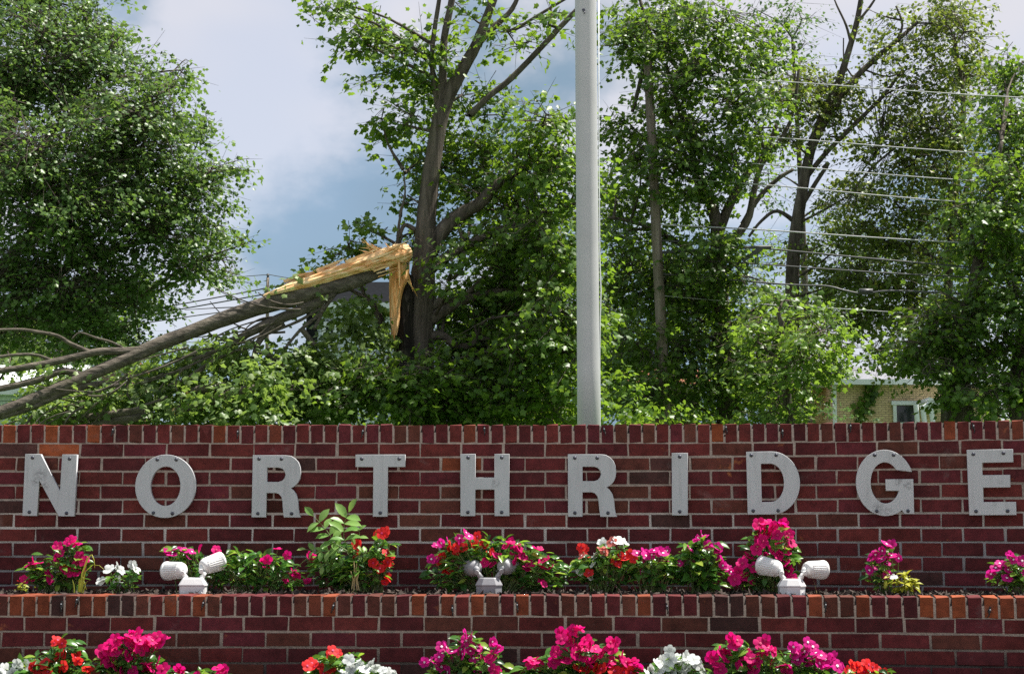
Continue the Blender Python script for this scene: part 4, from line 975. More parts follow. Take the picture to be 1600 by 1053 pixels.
# torn wood on the standing trunk
def strip(mb, pts, depth, Y, jag=0, n_across=7):
    """vertical torn slab: pts = (py, xl, xr)"""
    rows_ = []
    for py, xl, xr in pts:
        row = []
        for k in range(n_across):
            s_ = k / (n_across - 1); px = xl + (xr - xl) * s_ + random.uniform(-1, 1) * jag
            row.append(PX(px, py + random.uniform(-1, 1) * jag * 2, Y - depth * math.sin(math.pi * s_) * random.uniform(.6, 1.2)))
        back = [PX(xl + (xr - xl) * (1 - k / 3), py, Y + depth * 1.2) for k in range(4)]
        rows_.append(row + back)
    n = len(rows_[0]); V = [p for r_ in rows_ for p in r_]
    Fs = [(i * n + k, i * n + (k + 1) % n, (i + 1) * n + (k + 1) % n, (i + 1) * n + k) for i in range(len(rows_) - 1) for k in range(n)]
    Fs += [tuple(range(n)), tuple(reversed(range((len(rows_) - 1) * n, len(rows_) * n)))]
    mb.add(V, Fs)
m = MB(); strip(m, [(392, 612, 636), (405, 608, 640), (420, 608, 640), (436, 608, 638), (450, 608, 632), (465, 608, 627), (480, 609, 625), (495, 609, 625), (510, 610, 623), (525, 611, 620), (545, 613, 617)], .12, 24.6, .8)
o = m.build('torn_slab', M['torn_v'], brk); o['label'] = 'freshly torn orange wood slab on the trunk'
m = MB(); strip(m, [(430, 632, 644), (446, 626, 645), (465, 622, 646), (490, 619, 646), (520, 617, 646), (555, 614, 648), (600, 612, 650)], .12, 24.78, 1.0)
o = m.build('hollow_wood', M['hollow'], brk); o['label'] = 'blackened decayed wood beside the tear'
def splinters(n, src, parent, mat, Y, lo, hi, dirpx, spread, wd):
    m = MB()
    for i in range(n):
        x, y = src(); a = PX(x, y, Y + random.uniform(-.15, .12)); ln = random.uniform(lo, hi)
        dx, dy = dirpx; an = math.atan2(dy, dx) + random.gauss(0, spread)
        b = PX(x + ln * math.cos(an), y + ln * math.sin(an), Y + random.uniform(-.25, .2)); q = random.uniform(.5, 1) * wd
        m.tube([a, a.lerp(b, .5) + rv(.01), b], [q, q * .8, q * .08], 4, True)
    return m.build('splinters', mat, parent, kind='stuff')
splinters(5, lambda: (random.uniform(610, 626), random.uniform(395, 430)), brk, M['torn_v'], 24.48, 20, 60, (0, 1), .03, .026)
splinters(2, lambda: (random.uniform(632, 638), random.uniform(425, 440)), brk, M['torn_v'], 24.6, 12, 34, (.35, 1), .2, .022)

# the limb that came down to the left
FY = 24.6
BL = PX(120, 640, 23.2)
fl = thing('fallen_limb', (BL.x, 23.2, gz(23.2)), 'large torn-off maple limb slanting down left from the splintered trunk', 'fallen limb')
def fy(px): return FY - max(0, 640 - px) / 640 * 1.9
def fline(pts, name='limb', mat='bark_limb', sides=12, jit=.05, dy=0, taper=True):
    W = [PX(x, y, fy(x) + dy) for x, y, w_ in pts]; r = [w_ / 2 * mpp(fy(x) + dy) for x, y, w_ in pts]
    W, r = smooth_line(W, r); m = MB(); m.tube(W, r, sides, True, jit); return m.build(name, M[mat], fl, True), W
skel = []
for pts, nm in (([(-60, 664, 18.5), (0, 644, 19.3), (60, 620, 19.3), (130, 590, 20.2), (200, 560, 21.0), (250, 537, 22.7), (310, 514, 22.7), (370, 491, 25.2), (430, 472, 28.6), (480, 458, 30.2), (530, 446, 26.9), (570, 434, 21.8), (602, 424, 13.4)], 'main_limb'),
   ([(225, 548, 16), (190, 549, 13), (150, 550, 12), (100, 562, 12), (50, 572, 11), (0, 579, 9), (-50, 585, 7)], 'branch'), ([(140, 550, 8), (110, 537, 7), (90, 525, 6), (60, 519, 6), (30, 515, 5), (-20, 516, 4)], 'branch'), ([(80, 563, 6), (58, 555, 5), (30, 554, 5), (-10, 558, 4)], 'branch'),
   ([(135, 590, 14), (115, 583, 13), (95, 580, 11), (70, 590, 11), (30, 601, 11), (0, 607, 10), (-30, 612, 8)], 'branch'),
   ([(520, 455, 20), (480, 480, 18), (440, 497, 17), (405, 512, 15), (375, 528, 12), (345, 545, 8), (300, 562, 5)], 'branch'), ([(440, 500, 14), (420, 515, 12), (404, 535, 10), (396, 560, 7)], 'branch'),
   ([(200, 548, 4), (175, 535, 4), (150, 528, 4), (125, 520, 3), (112, 530, 2)], 'branch'), ([(0, 652, 8), (40, 640, 10), (80, 622, 12), (120, 606, 12), (165, 598, 8)], 'branch'), ([(85, 618, 9), (115, 609, 9), (150, 600, 7)], 'branch'),
   ([(400, 540, 5), (370, 548, 5), (340, 560, 5), (315, 575, 5), (290, 592, 4), (262, 602, 3)], 'branch'), ([(318, 575, 4), (290, 606, 4), (282, 630, 3)], 'branch'), ([(330, 556, 4), (290, 574, 4), (255, 588, 3), (220, 600, 3)], 'branch'),
   ([(528, 452, 7), (515, 470, 7), (500, 490, 6), (482, 505, 6), (465, 520, 5), (445, 545, 4)], 'branch'), ([(500, 482, 5), (470, 500, 5), (440, 513, 4), (420, 522, 3)], 'branch'), ([(505, 475, 6), (500, 495, 6), (490, 515, 5)], 'branch'),
   ([(400, 548, 5), (430, 560, 6), (450, 580, 6), (462, 596, 5), (440, 630, 4)], 'branch'), ([(470, 512, 9), (480, 525, 9), (492, 540, 7)], 'branch')):
    o, W = fline(pts, nm); skel += W
tw = MB()
for i in range(48):
    x = random.uniform(40, 500); yl = 644 - (x / 640) * 232 + random.uniform(0, 40); ln = random.uniform(50, 170); an = random.uniform(-.1, 1.15); cv = random.uniform(-.8, .8)
    dyy = random.uniform(-.5, .9); w0 = random.uniform(2, 5.5); pts = []
    for k in range(5):
        s_ = k / 4; a_ = an + cv * s_; pts.append(PX(x - ln * s_ * math.cos(a_), min(668, yl + ln * s_ * math.sin(a_) * .75), fy(x) + dyy + random.uniform(-.06, .06)))
    W, r = smooth_line(pts, [w0 / 2 * mpp(24) * (1 - .7 * k / 4) for k in range(5)], 2); tw.tube(W, r, 5, False)
tw.build('broken_twigs', M['bark_limb'], fl, True, kind='stuff')
# torn, bare half of the main limb
def torn_half():
    pts = [(412, 462, 3), (450, 450, 11), (490, 438, 14), (530, 425, 18), (570, 412, 24), (605, 402, 29), (628, 396, 27), (641, 391, 17)]
    W = [PX(x, y, fy(x) - .12) for x, y, _ in pts]; r = [q / 2 * mpp(24.5) for _, _, q in pts]
    W, r = smooth_line(W, r, 4); m = MB(); m.tube(W, r, 22, True, .05)
    gr = [random.choice((.72, .85, 1.0, 1.08, 1.18)) for _ in range(22)]
    for i in range(len(W)):
        for k in range(22):
            gr_ = 1 + (gr[k] - 1) * (.6 + .6 * math.sin(i * .35 + k * 1.7)); m.v[i * 22 + k] = W[i] + (m.v[i * 22 + k] - W[i]) * gr_
    o = m.build('torn_wood', M['torn'], fl); o['label'] = 'bare orange torn wood of the split limb'
torn_half()
splinters(34, lambda: (lambda s_: (440 + 140 * s_, 446 - 41 * s_ + random.uniform(-7, 9)))(random.random()), fl, M['torn'], 24.3, 30, 75, (1, -.33), .05, .042)
splinters(16, lambda: (random.uniform(606, 626), random.uniform(384, 408)), fl, M['torn'], 24.4, 6, 18, (1, -.6), .9, .026)
splinters(10, lambda: (random.uniform(570, 612), random.uniform(388, 398)), fl, M['torn'], 24.4, 12, 30, (-.8, -.55), .25, .022)
splinters(12, lambda: (random.uniform(540, 590), random.uniform(420, 434)), fl, M['torn'], 24.3, 20, 45, (1, -.33), .06, .024)
make_tree('x', '', 23.6, None, [], [(120, 640, 110, 26, .9, 1.5), (280, 630, 100, 36, .9, 1.5), (390, 620, 90, 44, .9, 1.5), (250, 590, 70, 26, 1.2, 1.4), (440, 570, 50, 40, 1.3, 1.4), (360, 560, 60, 24, 1.4, 1.4), (60, 645, 70, 18, -.4), (110, 620, 60, 26, -.3), (45, 620, 26, 16, -.3, .8), (170, 625, 60, 34), (230, 600, 60, 40), (290, 575, 46, 28, .7), (340, 565, 42, 26, .7), (300, 530, 30, 18, 1.6), (260, 640, 60, 22), (330, 620, 60, 36), (400, 600, 55, 46), (440, 560, 40, 34, .4), (420, 640, 70, 26), (480, 610, 50, 40, .6), (470, 425, 22, 20, .5, .9), (455, 440, 14, 14, .5, .9), (80, 585, 14, 14, -.3, .8), (30, 598, 26, 14, -.2, .7), (55, 560, 14, 10, -.2, .7), (225, 545, 30, 14, 1.5, .7), (585, 468, 40, 20, 1.4, 1), (545, 480, 30, 24, 1.4, 1), (540, 500, 40, 30, 1.2), (580, 510, 40, 36, 1.4), (560, 545, 70, 30, .6), (500, 560, 50, 30, .6), (375, 555, 45, 28, .2), (190, 585, 40, 18, .6), (520, 585, 50, 36, .8), (500, 625, 60, 26, .5), (560, 600, 50, 36, .9)],
   'leaf_fallen', .115, 1.2, 20, .17, root=fl, woody=False, upw=.75)
# loose logs lying under the limb
for pts, lab in (([(60, 664, 10), (120, 655, 12), (170, 648, 13), (225, 640, 12)], 'long thin broken log lying low along the wall top under the fallen limb'), ([(130, 668, 12), (180, 658, 14), (222, 651, 14), (240, 648, 12)], 'pale broken log just above the wall beneath the fallen limb'),
            ([(274, 642, 15), (305, 637, 19), (335, 625, 18), (365, 614, 16), (400, 606, 12)], 'thick sawn-looking log with an orange broken end under the fallen limb'), ([(295, 612, 10), (325, 606, 15), (352, 604, 13)], 'short torn log with pale wood lying behind the orange-ended log'),
            ([(95, 640, 10), (125, 632, 12), (150, 622, 8)], 'split grey log under the lowest stretch of the fallen limb'), ([(185, 650, 5), (210, 640, 6), (240, 628, 5), (262, 620, 4)], 'slim bare stick leaning across the logs under the fallen limb')):
    W = [PX(x, y, 23.5) for x, y, _ in pts]; b = W[0]
    lg = thing('log', (b.x, b.y, gz(b.y)), lab, 'log', 'broken logs under the fallen limb')
    W, r = smooth_line(W, [q / 2 * mpp(23.5) for _, _, q in pts]); m = MB(); m.tube(W, r, 10, True, .06); m.build('bark', M['bark_limb'], lg, True)
    m = MB(); d = (W[0] - W[1]).normalized(); m.lathe(W[0] - d * .01, d, [(0, r[0] * .95), (.02, r[0] * .8), (.05, r[0] * .4), (.055, .001)], 10); m.build('broken_end', M['torn'], lg)

# right of the flagpole: dark maple
make_tree('dark_maple_tree', 'dark green maple with heavy drooping boughs behind the leaning utility pole', 31,
  [(1140, 660, 40), (1138, 620, 36), (1132, 560, 32), (1126, 480, 28), (1122, 400, 25), (1118, 340, 20), (1090, 270, 12), (1070, 200, 8), (1040, 100, 6)],
  [[(1120, 370, 18), (1140, 320, 15), (1165, 275, 12), (1195, 240, 9), (1215, 190, 6)], [(1122, 400, 16), (1165, 350, 13), (1178, 300, 10), (1190, 258, 8), (1235, 190, 6), (1250, 90, 4)], [(1160, 350, 8), (1185, 310, 8), (1215, 280, 7), (1240, 265, 5)], [(1095, 300, 9), (1080, 260, 8), (1060, 220, 6), (1030, 150, 5)], [(1122, 420, 12), (1060, 380, 9), (1000, 350, 6), (950, 340, 4)], [(1130, 520, 12), (1190, 480, 9), (1240, 470, 6)], [(1080, 130, 7), (1020, 60, 6), (1000, 0, 5)], [(1005, 110, 7), (995, 150, 7), (988, 175, 6)]],
  [(1075, 190, 115, 160, .2, .2), (1040, 440, 120, 160, .2, .5), (1130, 600, 110, 60, .2, .5), (985, 55, 45, 52, -.6), (1010, 30, 60, 50), (1060, 60, 70, 60), (1130, 40, 75, 50, -.6), (1085, 120, 75, 55, -.8), (1170, 100, 50, 60), (1150, 170, 55, 55, -1), (1060, 185, 40, 30), (1190, 200, 24, 60, 0, .9), (1090, 215, 50, 40), (985, 195, 50, 26), (1000, 250, 65, 55, -.6), (960, 300, 35, 55), (1080, 265, 80, 45, -.8), (1150, 250, 45, 36), (1040, 310, 55, 40), (1110, 320, 40, 22, 0, .7), (970, 390, 45, 60), (950, 470, 30, 60),
   (1110, 400, 55, 40, -1), (1060, 420, 50, 55), (1000, 460, 45, 60), (1140, 370, 30, 26, -.5, .8), (1085, 470, 55, 45, -.6), (1150, 440, 38, 36, -.6), (1000, 540, 60, 55, -.8), (960, 600, 40, 60), (1070, 540, 60, 45), (1020, 620, 70, 45, -1), (1095, 590, 45, 30, -.8, .9), (1140, 560, 55, 40, -.6), (1180, 500, 45, 36), (1095, 640, 40, 20, .6, .5), (1190, 620, 40, 35, -.4), (955, 545, 30, 50), (1170, 590, 40, 34)],
  'leaf_right', .122, 1.25, 24, .21, upw=.5, barkmat='bark')
# bright low maple bough / young tree at its right
make_tree('young_maple_tree', 'bright green young maple with a rounded low crown left of the cream house', 28,
  [(1232, 670, 16), (1230, 620, 13), (1226, 570, 11), (1222, 520, 8), (1215, 480, 5)], [[(1228, 590, 8), (1260, 555, 6), (1295, 530, 4)], [(1226, 570, 7), (1190, 540, 5), (1165, 520, 3)]],
  [(1230, 500, 55, 32), (1275, 520, 50, 34), (1300, 545, 36, 32), (1250, 560, 70, 40, -.6), (1205, 545, 45, 42), (1302, 570, 26, 20), (1230, 610, 55, 36), (1180, 585, 36, 30), (1215, 470, 30, 18), (1190, 500, 34, 24), (1215, 645, 60, 18)],
  'leaf_bright', .118, 1.35, 24, .18, upw=.6)
# tall sparse tree with bare forked limbs
make_tree('olive_tree_crown', 'tall olive-green tree with bare forked grey limbs crossed by the overhead wires', 36,
  [(1236, 680, 24), (1238, 560, 23), (1238, 440, 22), (1244, 360, 20), (1252, 310, 18), (1264, 245, 16), (1282, 190, 14), (1308, 135, 12), (1326, 80, 10), (1340, 30, 9), (1348, -20, 7)],
  [[(1264, 245, 11), (1290, 190, 10), (1330, 130, 10), (1370, 90, 9), (1400, 65, 7), (1440, 30, 5)], [(1258, 280, 9), (1290, 240, 8), (1340, 190, 7), (1380, 150, 6), (1410, 110, 4)], [(1330, 70, 5), (1322, 40, 4), (1308, 10, 3), (1300, -10, 2)], [(1336, 40, 5), (1360, 10, 4), (1375, -15, 3)], [(1254, 320, 8), (1275, 285, 7), (1295, 255, 5), (1285, 262, 4)], [(1400, 65, 5), (1410, 40, 4), (1400, 10, 3)],
   [(1340, 130, 3), (1320, 100, 2.5), (1318, 60, 2)], [(1352, 110, 3), (1390, 120, 3), (1425, 105, 2)], [(1330, 300, 4), (1365, 260, 4), (1400, 230, 3)], [(1246, 350, 9), (1215, 330, 6), (1190, 345, 5), (1170, 370, 4)], [(1478, 660, 16), (1480, 560, 15), (1482, 440, 14), (1490, 330, 12), (1500, 240, 10), (1505, 150, 8), (1490, 60, 6)], [(1500, 330, 9), (1520, 260, 7), (1535, 200, 5)]],
  [(1430, 250, 120, 220, .2, .40), (1290, 180, 80, 90, .2, .35), (1360, 440, 110, 110, .2, .5), (1395, 25, 40, 30, 0, .5), (1440, 40, 45, 45, 0, .8), (1475, 25, 50, 50), (1500, 60, 45, 50), (1510, 120, 40, 45), (1465, 110, 45, 45, 0, .9), (1420, 140, 38, 36, 0, .8), (1400, 95, 30, 30, 0, .4), (1330, 130, 30, 18, 0, .5), (1290, 130, 38, 40, 0, 1), (1255, 160, 40, 50), (1230, 210, 30, 26), (1300, 165, 30, 22, 0, .7), (1240, 120, 36, 40), (1380, 190, 40, 34), (1440, 200, 55, 45), (1490, 200, 45, 50), (1420, 260, 60, 40), (1480, 280, 50, 45), (1350, 245, 24, 18, 0, .6), (1330, 300, 50, 30), (1290, 320, 40, 34), (1380, 310, 50, 36, 0, .8), (1450, 340, 60, 45),
   (1320, 370, 55, 34), (1270, 390, 35, 40, 0, .8), (1390, 380, 60, 40), (1460, 410, 60, 45), (1330, 430, 60, 40), (1400, 450, 65, 40), (1290, 450, 35, 30), (1440, 490, 60, 36), (1360, 500, 60, 36), (1390, 538, 60, 34), (1440, 555, 45, 26), (1300, 210, 16, 14, 0, .5), (1530, 260, 24, 40)],
  'leaf_olive', .112, 1.5, 23, .21, upw=.5)
bpy.data.objects['olive_tree_crown'].name = 'forked_tree'
# far right, near dark tree
make_tree('shade_tree', 'dark spreading maple with a broken pale branch in front of the cream house', 29,
  [(1500, 680, 50), (1500, 640, 42), (1498, 590, 36), (1505, 540, 28), (1515, 480, 22), (1530, 400, 16), (1550, 300, 10), (1565, 220, 6)],
  [[(1497, 600, 18), (1470, 590, 12), (1440, 575, 8), (1420, 562, 4)], [(1500, 570, 16), (1480, 545, 12), (1455, 530, 10), (1430, 515, 8)], [(1503, 550, 16), (1530, 500, 12), (1570, 450, 8)], [(1500, 590, 16), (1540, 560, 12), (1590, 540, 9), (1640, 520, 6)], [(1497, 600, 8), (1460, 545, 6), (1425, 515, 5), (1400, 490, 3)], [(1590, 670, 26), (1588, 600, 24), (1600, 520, 20), (1620, 430, 14)]],
  [(1570, 130, 40, 40, 2), (1595, 100, 26, 24, 2), (1560, 200, 42, 40, 1), (1590, 180, 36, 50, 1), (1560, 280, 45, 45), (1595, 300, 40, 60), (1545, 340, 45, 40), (1580, 380, 50, 50, -.6), (1530, 410, 45, 45), (1580, 460, 60, 50, -.8), (1520, 480, 55, 40), (1470, 500, 50, 36), (1560, 540, 70, 45, -.5), (1490, 545, 55, 36), (1440, 540, 45, 34), (1580, 600, 50, 40, -.3), (1540, 620, 40, 34), (1455, 572, 40, 18), (1415, 560, 34, 18), (1520, 585, 40, 28, -.8), (1480, 615, 26, 14, -.3, .8), (1570, 640, 40, 20), (1650, 400, 60, 160, 0), (1650, 560, 60, 90, 0), (1590, 240, 40, 60, .5), (1520, 350, 40, 50, .8)],
  'leaf_right', .118, 1.5, 24, .2, upw=.5)
st = bpy.data.objects['shade_tree']
m = MB(); W, r = smooth_line([PX(1425, 514, 28.6), PX(1440, 520, 28.6), PX(1456, 526, 28.6), PX(1473, 533, 28.6)], [.02, .05, .055, .06]); m.tube(W, r, 8, True, .15)
o = m.build('broken_branch', M['torn'], st); o['label'] = 'pale broken branch stub'
# farther trees closing the gaps
make_tree('far_tree', 'pale grey-green distant tree topping out above the dark maple', 46, [(1262, 660, 14), (1256, 400, 10), (1246, 200, 7), (1238, 60, 4)], [],
  [(1235, 20, 36, 40), (1210, 60, 30, 40), (1255, 70, 22, 30), (1225, 110, 36, 36), (1190, 20, 40, 40), (1250, 25, 20, 26), (1200, 140, 40, 50), (1190, 270, 40, 60)], 'leaf_far', .16, .9, 20, .3, tmpl=(OVAL, OVAL_T), twig=.1)
for q, (px, Y, lab, bl) in enumerate([
   (870, 44, 'green backdrop tree filling the gap behind the broken maple', [(830, 400, 90, 60), (900, 460, 80, 70), (780, 470, 70, 50), (840, 540, 110, 60), (740, 560, 80, 50), (930, 330, 50, 50), (920, 560, 80, 60), (800, 620, 140, 40)]),
   (1050, 47, 'green backdrop tree standing farther back behind the utility pole', [(1010, 420, 60, 60), (1060, 500, 80, 50), (1000, 560, 80, 60), (1130, 520, 70, 50), (1090, 440, 60, 50), (1170, 560, 70, 50), (980, 500, 50, 60), (1040, 610, 60, 30), (1210, 470, 60, 50), (1200, 400, 40, 40), (1140, 620, 110, 36), (960, 620, 60, 40)]),
   (1420, 62, 'green backdrop tree behind the forked olive tree', [(1380, 420, 70, 50), (1450, 380, 70, 60), (1520, 440, 80, 70), (1580, 520, 70, 70), (1440, 480, 90, 50), (1330, 480, 50, 40), (1560, 380, 60, 70), (1530, 570, 80, 40), (1340, 400, 50, 50), (1300, 470, 60, 40), (1420, 560, 80, 36), (1500, 330, 70, 60), (1290, 360, 40, 50)]),
   (90, 46, 'distant dark green tree behind the full maple and the fallen limb', [(60, 530, 90, 40), (170, 520, 80, 40), (-40, 520, 90, 60), (250, 540, 40, 26), (120, 480, 100, 50), (200, 620, 120, 40), (330, 615, 110, 46), (440, 610, 90, 44), (60, 640, 90, 24)])]):
    make_tree('backdrop_tree', lab, Y, [(px, 670, 16), (px + 5, 560, 14), (px, 450, 9)], [], bl, 'leaf_mid', .17, 1.5, 22, .32, tmpl=(OVAL, OVAL_T), group='trees farther back')
# creeper and shrubs by the cream house
make_tree('shrub', 'low grey-green shrub against the cream brick house and its downspout', 47, [], [], [(1300, 640, 28, 12, 0), (1325, 648, 24, 10, 0), (1275, 640, 30, 18, 0), (1350, 650, 22, 7, 0)], 'leaf_far', .10, 1.1, 18, .14, cat='shrub', woody=False)
make_tree('shrub', 'leafy undergrowth behind the wall at the foot of the flagpole', 26.5, [], [], [(760, 640, 60, 22, 0), (850, 640, 70, 22, 0), (960, 640, 70, 26, 0), (1040, 640, 60, 26, 0), (880, 610, 40, 26, 1), (980, 605, 50, 24, 1), (560, 650, 60, 20, 0), (650, 645, 70, 20, 0)], 'leaf_mid', .11, 1.0, 22, .17, cat='shrub', woody=False)

# ------------------------------------------------------------------ houses
def house(lab, px0, px1, y_eave, y_ridge, Y, depth, wallm, roofm, over=.35, name='house', back=None, rz=0):
    A = PX(px0, y_eave, Y); Bq = PX(px1, y_eave, Y); zr = PX(px0, y_ridge, Y + depth / 2).z; g0 = gz(Y) - .3
    cx = (A.x + Bq.x) / 2; W = Bq.x - A.x
    t = thing(name, (cx, Y, g0), lab, 'house')
    rot = Matrix.Rotation(rz, 3, 'Z'); C = Vector((cx, Y, 0))
    tf = lambda x, y, z: C + rot @ Vector((x, y, 0)) + Vector((0, 0, z))
    m = MB(); h = A.z; w2 = W / 2
    V = [tf(-w2, 0, g0), tf(w2, 0, g0), tf(w2, depth, g0), tf(-w2, depth, g0), tf(-w2, 0, h), tf(w2, 0, h), tf(w2, depth, h), tf(-w2, depth, h), tf(-w2, depth / 2, zr - .1), tf(w2, depth / 2, zr - .1)]
    m.add(V, [(0, 1, 5, 4), (1, 2, 6, 9, 5), (2, 3, 7, 6), (3, 0, 4, 8, 7)]); m.build('wall', wallm, t)
    m = MB(); o_ = over; k = (zr - h) / (depth / 2); th = .14
    for s_, (ya, yb) in enumerate(((-o_, depth / 2), (depth + o_, depth / 2))):
        za, zb = h - k * o_ + .02, zr + .02
        e = w2 + o_
        m.add([tf(-e, ya, za), tf(e, ya, za), tf(e, yb, zb), tf(-e, yb, zb), tf(-e, ya, za + th), tf(e, ya, za + th), tf(e, yb, zb + th), tf(-e, yb, zb + th)], [(0, 1, 2, 3), (4, 7, 6, 5), (0, 4, 5, 1), (1, 5, 6, 2), (0, 3, 7, 4)])
    m.build('roof', roofm, t)
    m = MB(); za = h - k * o_ + .02
    a_, b_ = tf(-w2 - o_, -o_ - .06, za + .05), tf(w2 + o_, -o_ - .06, za + .05)
    m.box((a_ + b_) / 2, ((b_ - a_).length, .12, .16), rz); m.build('gutter', M['trim'], t)
    return t, tf, A, Bq
def win(t, x0, x1, y0, y1, Y, panes=(1, 2), trimw=.09):
    A = PX(x0, y1, Y); Bq = PX(x1, y0, Y); w_, h_ = Bq.x - A.x, Bq.z - A.z; cx, cz = (A.x + Bq.x) / 2, (A.z + Bq.z) / 2
    m = MB()
    m.box((A.x + trimw / 2, Y - .05, cz), (trimw, .10, h_)); m.box((Bq.x - trimw / 2, Y - .05, cz), (trimw, .10, h_)); m.box((cx, Y - .055, Bq.z + trimw * .6), (w_ + .1, .13, trimw * 1.2)); m.box((cx, Y - .07, A.z - .04), (w_ + .12, .18, .08))
    f = m.build('window', M['trim'], t)
    nx_, nz_ = panes; iw = (w_ - 2 * trimw) / nx_; ih = h_ / nz_
    for i in range(nx_):
        for j in range(nz_):
            m = MB(); m.box((A.x + trimw + iw * (i + .5), Y - .012, A.z + ih * (j + .5)), (iw - .03, .02, ih - .04)); m.build('pane', M['glass'], f)
    m = MB()
    if nx_ > 1: m.box((cx, Y - .03, cz), (.05, .05, h_))
    if nz_ > 1: m.box((cx, Y - .032, cz), (w_ - 2 * trimw, .05, .06))
    if m.v: m.build('mullion', M['trim'], f)
# cream brick house on the right
hc, tf, A, Bq = house('cream brick house with white gutter and downspout behind the shade tree', 1302, 1560, 599, 580, 50, 9, M['cream_brick'], M['roof_grey'], .35)
m = MB(); P = PX(1304, 604, 49.8); m.box((P.x, 49.86, P.z - 1.2), (.11, .09, 3.2)); m.tube([P + Vector((0, .06, .35)), P + Vector((.2, -.3, .75))], [.05, .05], 8); m.build('downspout', M['trim'], hc)
win(hc, 1396, 1434, 633, 690, 49.97, (1, 2), .10)
for x0, y0, x1, y1 in ((1431, 632, 1436, 690), (1441, 633, 1449, 690), (1453, 628, 1462, 690)):
    m = MB(); m.tube([PX(x0, y0, 48.6), PX(x1, y1, 48.6)], [.075, .075], 10); m.build('porch_post', M['trim'], hc)
m = MB(); a, b = PX(1450, 624, 48.5), PX(1486, 636, 48.5); d = b - a; m.box((a + b) / 2 + Vector((0, .7, 0)), (d.length, 1.5, .13), rot=Matrix.Rotation(-math.atan2(d.z, d.x), 3, 'Y')); m.build('porch_roof', M['roof_white'], hc)
m = MB(); m.tube([PX(1443, 636, 48.5), PX(1452, 629, 48.5)], [.05, .05], 8); m.build('brace', M['trim'], hc)
m = MB()
W, r = smooth_line([PX(1345, 660, 49.9), PX(1352, 640, 49.9), PX(1358, 625, 49.88), PX(1360, 612, 49.88), PX(1366, 602, 49.85)], [.03, .028, .025, .02, .015]); m.tube(W, r, 6)
cv = m.build('creeper_stem', M['bark'], hc)
q = rng.random((90, 1)); base_ = np.array([PX(1341 + 26 * float(s_) , 652 - 52 * float(s_), 49.82) for s_ in q[:, 0]]) + rng.normal(size=(90, 3)) * np.array([.11, .04, .12])
leaves_np('creeper_leaves', base_, rng.normal(size=(90, 3)) + np.array([0, -.2, -.8]), rng.normal(size=(90, 3)) * .4 + np.array([0, -1, .5]), .14 + .1 * rng.random(90), M['leaf_right'], hc, MAPLE, MAPLE_T)
h2, _, _, _ = house('cream brick side wing set back left of the downspout', 1262, 1299, 604, 590, 51.5, 7, M['cream_brick'], M['roof_grey'], .3, 'house_wing')
# red brick house
hr, tf, A, Bq = house('dark red brick house mostly hidden by leaves left of the thick trunk', 1000, 1086, 606, 585, 48, 8, M['red_brick'], M['roof_red'], .5)
m = MB(); P = PX(1088.5, 610, 47.8); m.box((P.x, 47.85, P.z - 1.6), (.10, .09, 3.4)); m.build('downspout', M['trim'], hr)
win(hr, 1040, 1062, 622, 690, 47.97, (1, 2))
# white sided house left of the broken trunk
hw, tf, A, Bq = house('white sided house with dark roof glimpsed under the torn limb', 492, 640, 480, 449, 45, 8, M['siding'], M['roof_dark'], .25)
win(hw, 503, 527, 511, 547, 44.97, (2, 2), .10)
m = MB(); a, b = PX(484, 640, 44.8), PX(484, 455, 44.8); m.box(((a.x), 45.4, (a.z + b.z) / 2), (.30, .9, b.z - a.z + .2)); m.build('chimney', M['roof_dark'], hw)
# buildings on the left
ws, tf, A, Bq = house('small pale shed with a white metal roof behind the low end of the limb', -70, 62, 613, 580, 40, 7, M['siding'], M['roof_white'], .3, 'shed')
gh, _, _, _ = house('grey sided house corner beyond the white roofed shed', 60, 102, 566, 560, 54, 8, M['siding'], M['roof_grey'], .3)
rh, _, _, _ = house('rust-red roofed house beyond the fallen limb', 118, 160, 578, 564, 58, 8, M['red_brick'], M['roof_red'], .3)
fh, _, _, _ = house('white sided house at the far left under the full maple crown', -60, 12, 528, 508, 52, 8, M['siding'], M['roof_dark'], .3)
win(fh, -4, 9, 537, 556, 51.97, (1, 2), .10)

# ------------------------------------------------------------------ poles and wires
def upole(lab, x0, y0, x1, y1, Y, w0, w1):
    a, b = PX(x0, y0, Y), PX(x1, y1, Y); d = (b - a) / (b.z - a.z); bb = a - d * (a.z - gz(Y) + .3)
    t = thing('utility_pole', (bb.x, bb.y, gz(Y)), lab, 'utility pole', 'utility poles')
    m = MB(); m.tube([bb, a, a.lerp(b, .5), b], [w0 / 2 * mpp(Y) * 1.05, w0 / 2 * mpp(Y), (w0 + w1) / 4 * mpp(Y), w1 / 2 * mpp(Y)], 16, True, .02); m.build('post', M['timber'], t, True)
    return t
up = upole('leaning weathered wooden utility pole standing between the dark maple and flagpole', 1041, 670, 1012, 96, 30.2, 18, 14)
m = MB(); a, b = PX(1160, 407, 29.9), PX(1190, 388, 29.9); m.tube([PX(1030, 395, 30.2), PX(1160, 387, 29.9), PX(1205, 386, 29.9)], [.03, .03, .03], 6); m.tube([a, b], [.045, .045], 6); m.tube([PX(1182, 394, 29.9), PX(1182, 412, 29.9)], [.03, .03], 6); m.build('bracket', M['cable'], up)
ul = upole('thin distant utility pole seen above the fallen limb', 418, 480, 418.5, 434, 72, 5.5, 4.6)
m = MB(); m.lathe(PX(418.5, 435, 72), (0, 0, 1), [(0, .05), (.12, .05), (.14, .08), (.2, .05), (.22, .001)], 8); m.build('insulator', M['cable'], ul)
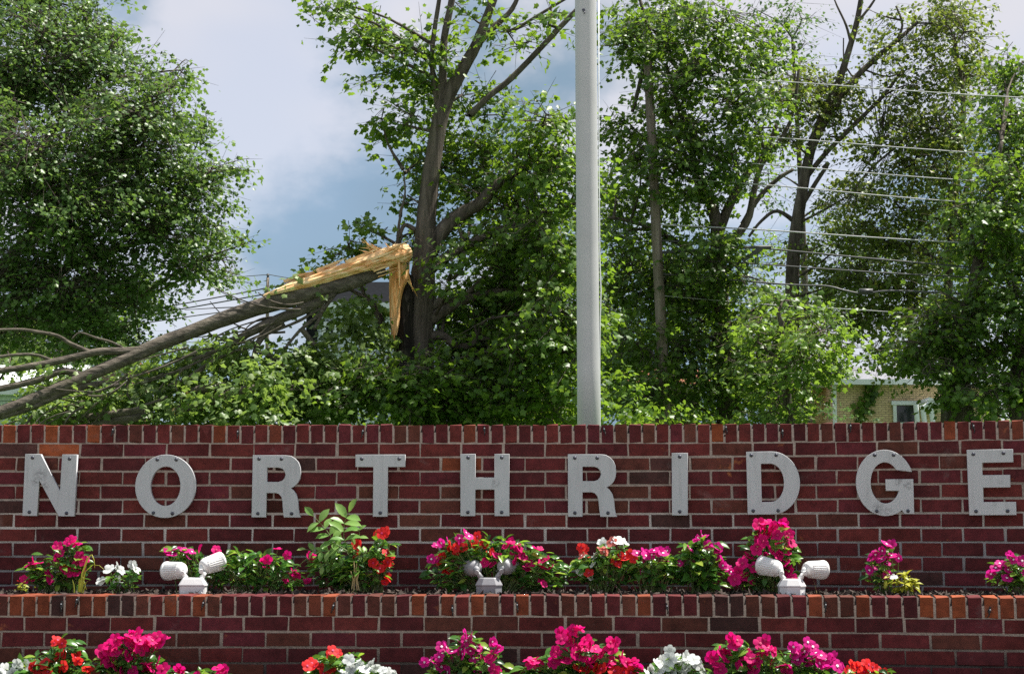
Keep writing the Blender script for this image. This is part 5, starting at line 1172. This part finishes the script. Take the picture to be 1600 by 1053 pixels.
def wire(pts, Ya, Yb, rad, mat, lab, grp, sag=0, clamp=None):
    x0, x1 = pts[0][0], pts[-1][0]
    W = [PX(x, y, Ya + (Yb - Ya) * (x - x0) / (x1 - x0)) for x, y in pts]
    W, r = smooth_line(W, [rad] * len(W), 6); m = MB(); m.tube(W, r, 6, False)
    if clamp:
        for k in clamp: m.tube([PX(k[0], k[1], Ya + (Yb - Ya) * (k[0] - x0) / (x1 - x0)) + Vector((-.12, 0, 0)), PX(k[0] + 6, k[1] + .6, Ya + (Yb - Ya) * (k[0] - x0) / (x1 - x0)) + Vector((.05, 0, 0))], [.05, .05], 6)
    o = m.build('overhead_wire', M[mat], None, True, origin=W[0]); tag(o, lab, 'wire', grp); return o
GW = 'overhead wires from the leaning pole'
for k, (a, b, rad, mat, lab) in enumerate([
   ((1255, 130), (1600, 153), .015, 'wire', 'pale overhead wire, topmost of those running from the leaning pole'),
   ((1210, 215), (1590, 243), .015, 'wire', 'pale overhead wire second from the top on the leaning pole'),
   ((1220, 259), (1545, 284), .014, 'wire', 'pale overhead wire third from the top on the leaning pole'),
   ((1230, 292), (1535, 318), .016, 'wire', 'pale overhead wire fourth from the top on the leaning pole'),
   ((1185, 359), (1560, 382), .018, 'wire', 'grey overhead cable just above the bracketed black cable'),
   ((1168, 386), (1600, 424), .022, 'cable', 'thick black overhead cable held by the bracket'),
   ((1160, 411), (1505, 433), .018, 'cable', 'dark overhead cable just below the bracket')]):
    sl = (b[1] - a[1]) / (b[0] - a[0]); xl, xr = 1026, 1950
    pl = (xl, a[1] - sl * (a[0] - xl) + 2); pr = (xr, b[1] + sl * (xr - b[0]) - 8)
    wire([pl, a, ((a[0] + b[0]) / 2, (a[1] + b[1]) / 2 + 1.2), b, pr], 30.2, 28.6, rad * .68, mat, lab, GW)
wire([(1030, 428), (1220, 444), (1290, 447), (1320, 454), (1350, 459), (1380, 455), (1420, 455), (1475, 458), (1600, 462), (1950, 480)], 30.2, 28.6, .017, 'cable', 'sagging spliced black cable, lowest of the thick wires', GW, clamp=[(1353, 455)])
wire([(1034, 462), (1200, 476), (1370, 486), (1600, 503), (1950, 526)], 30.2, 28.6, .008, 'wire', 'very thin lowest wire strung across the dark shade tree', GW)
GX = 'wires on the distant pole'
wire([(120, 505), (300, 472), (418, 450), (520, 430)], 72, 72, .028, 'cable', 'upper dark wire passing the thin distant pole', GX)
wire([(120, 512), (300, 480), (418, 459), (520, 440)], 72, 72, .028, 'cable', 'middle dark wire passing the thin distant pole', GX)
wire([(120, 520), (300, 494), (345, 488), (418, 478), (520, 462)], 72, 72, .024, 'cable', 'lowest dark wire passing behind the fallen limb and distant pole', GX)
wire([(150, 445), (330, 434.5), (388, 431.5), (418.5, 429.5), (436, 432), (520, 446)], 72, 72, .016, 'cable', 'thin top wire crossing the tip of the distant pole', GX)
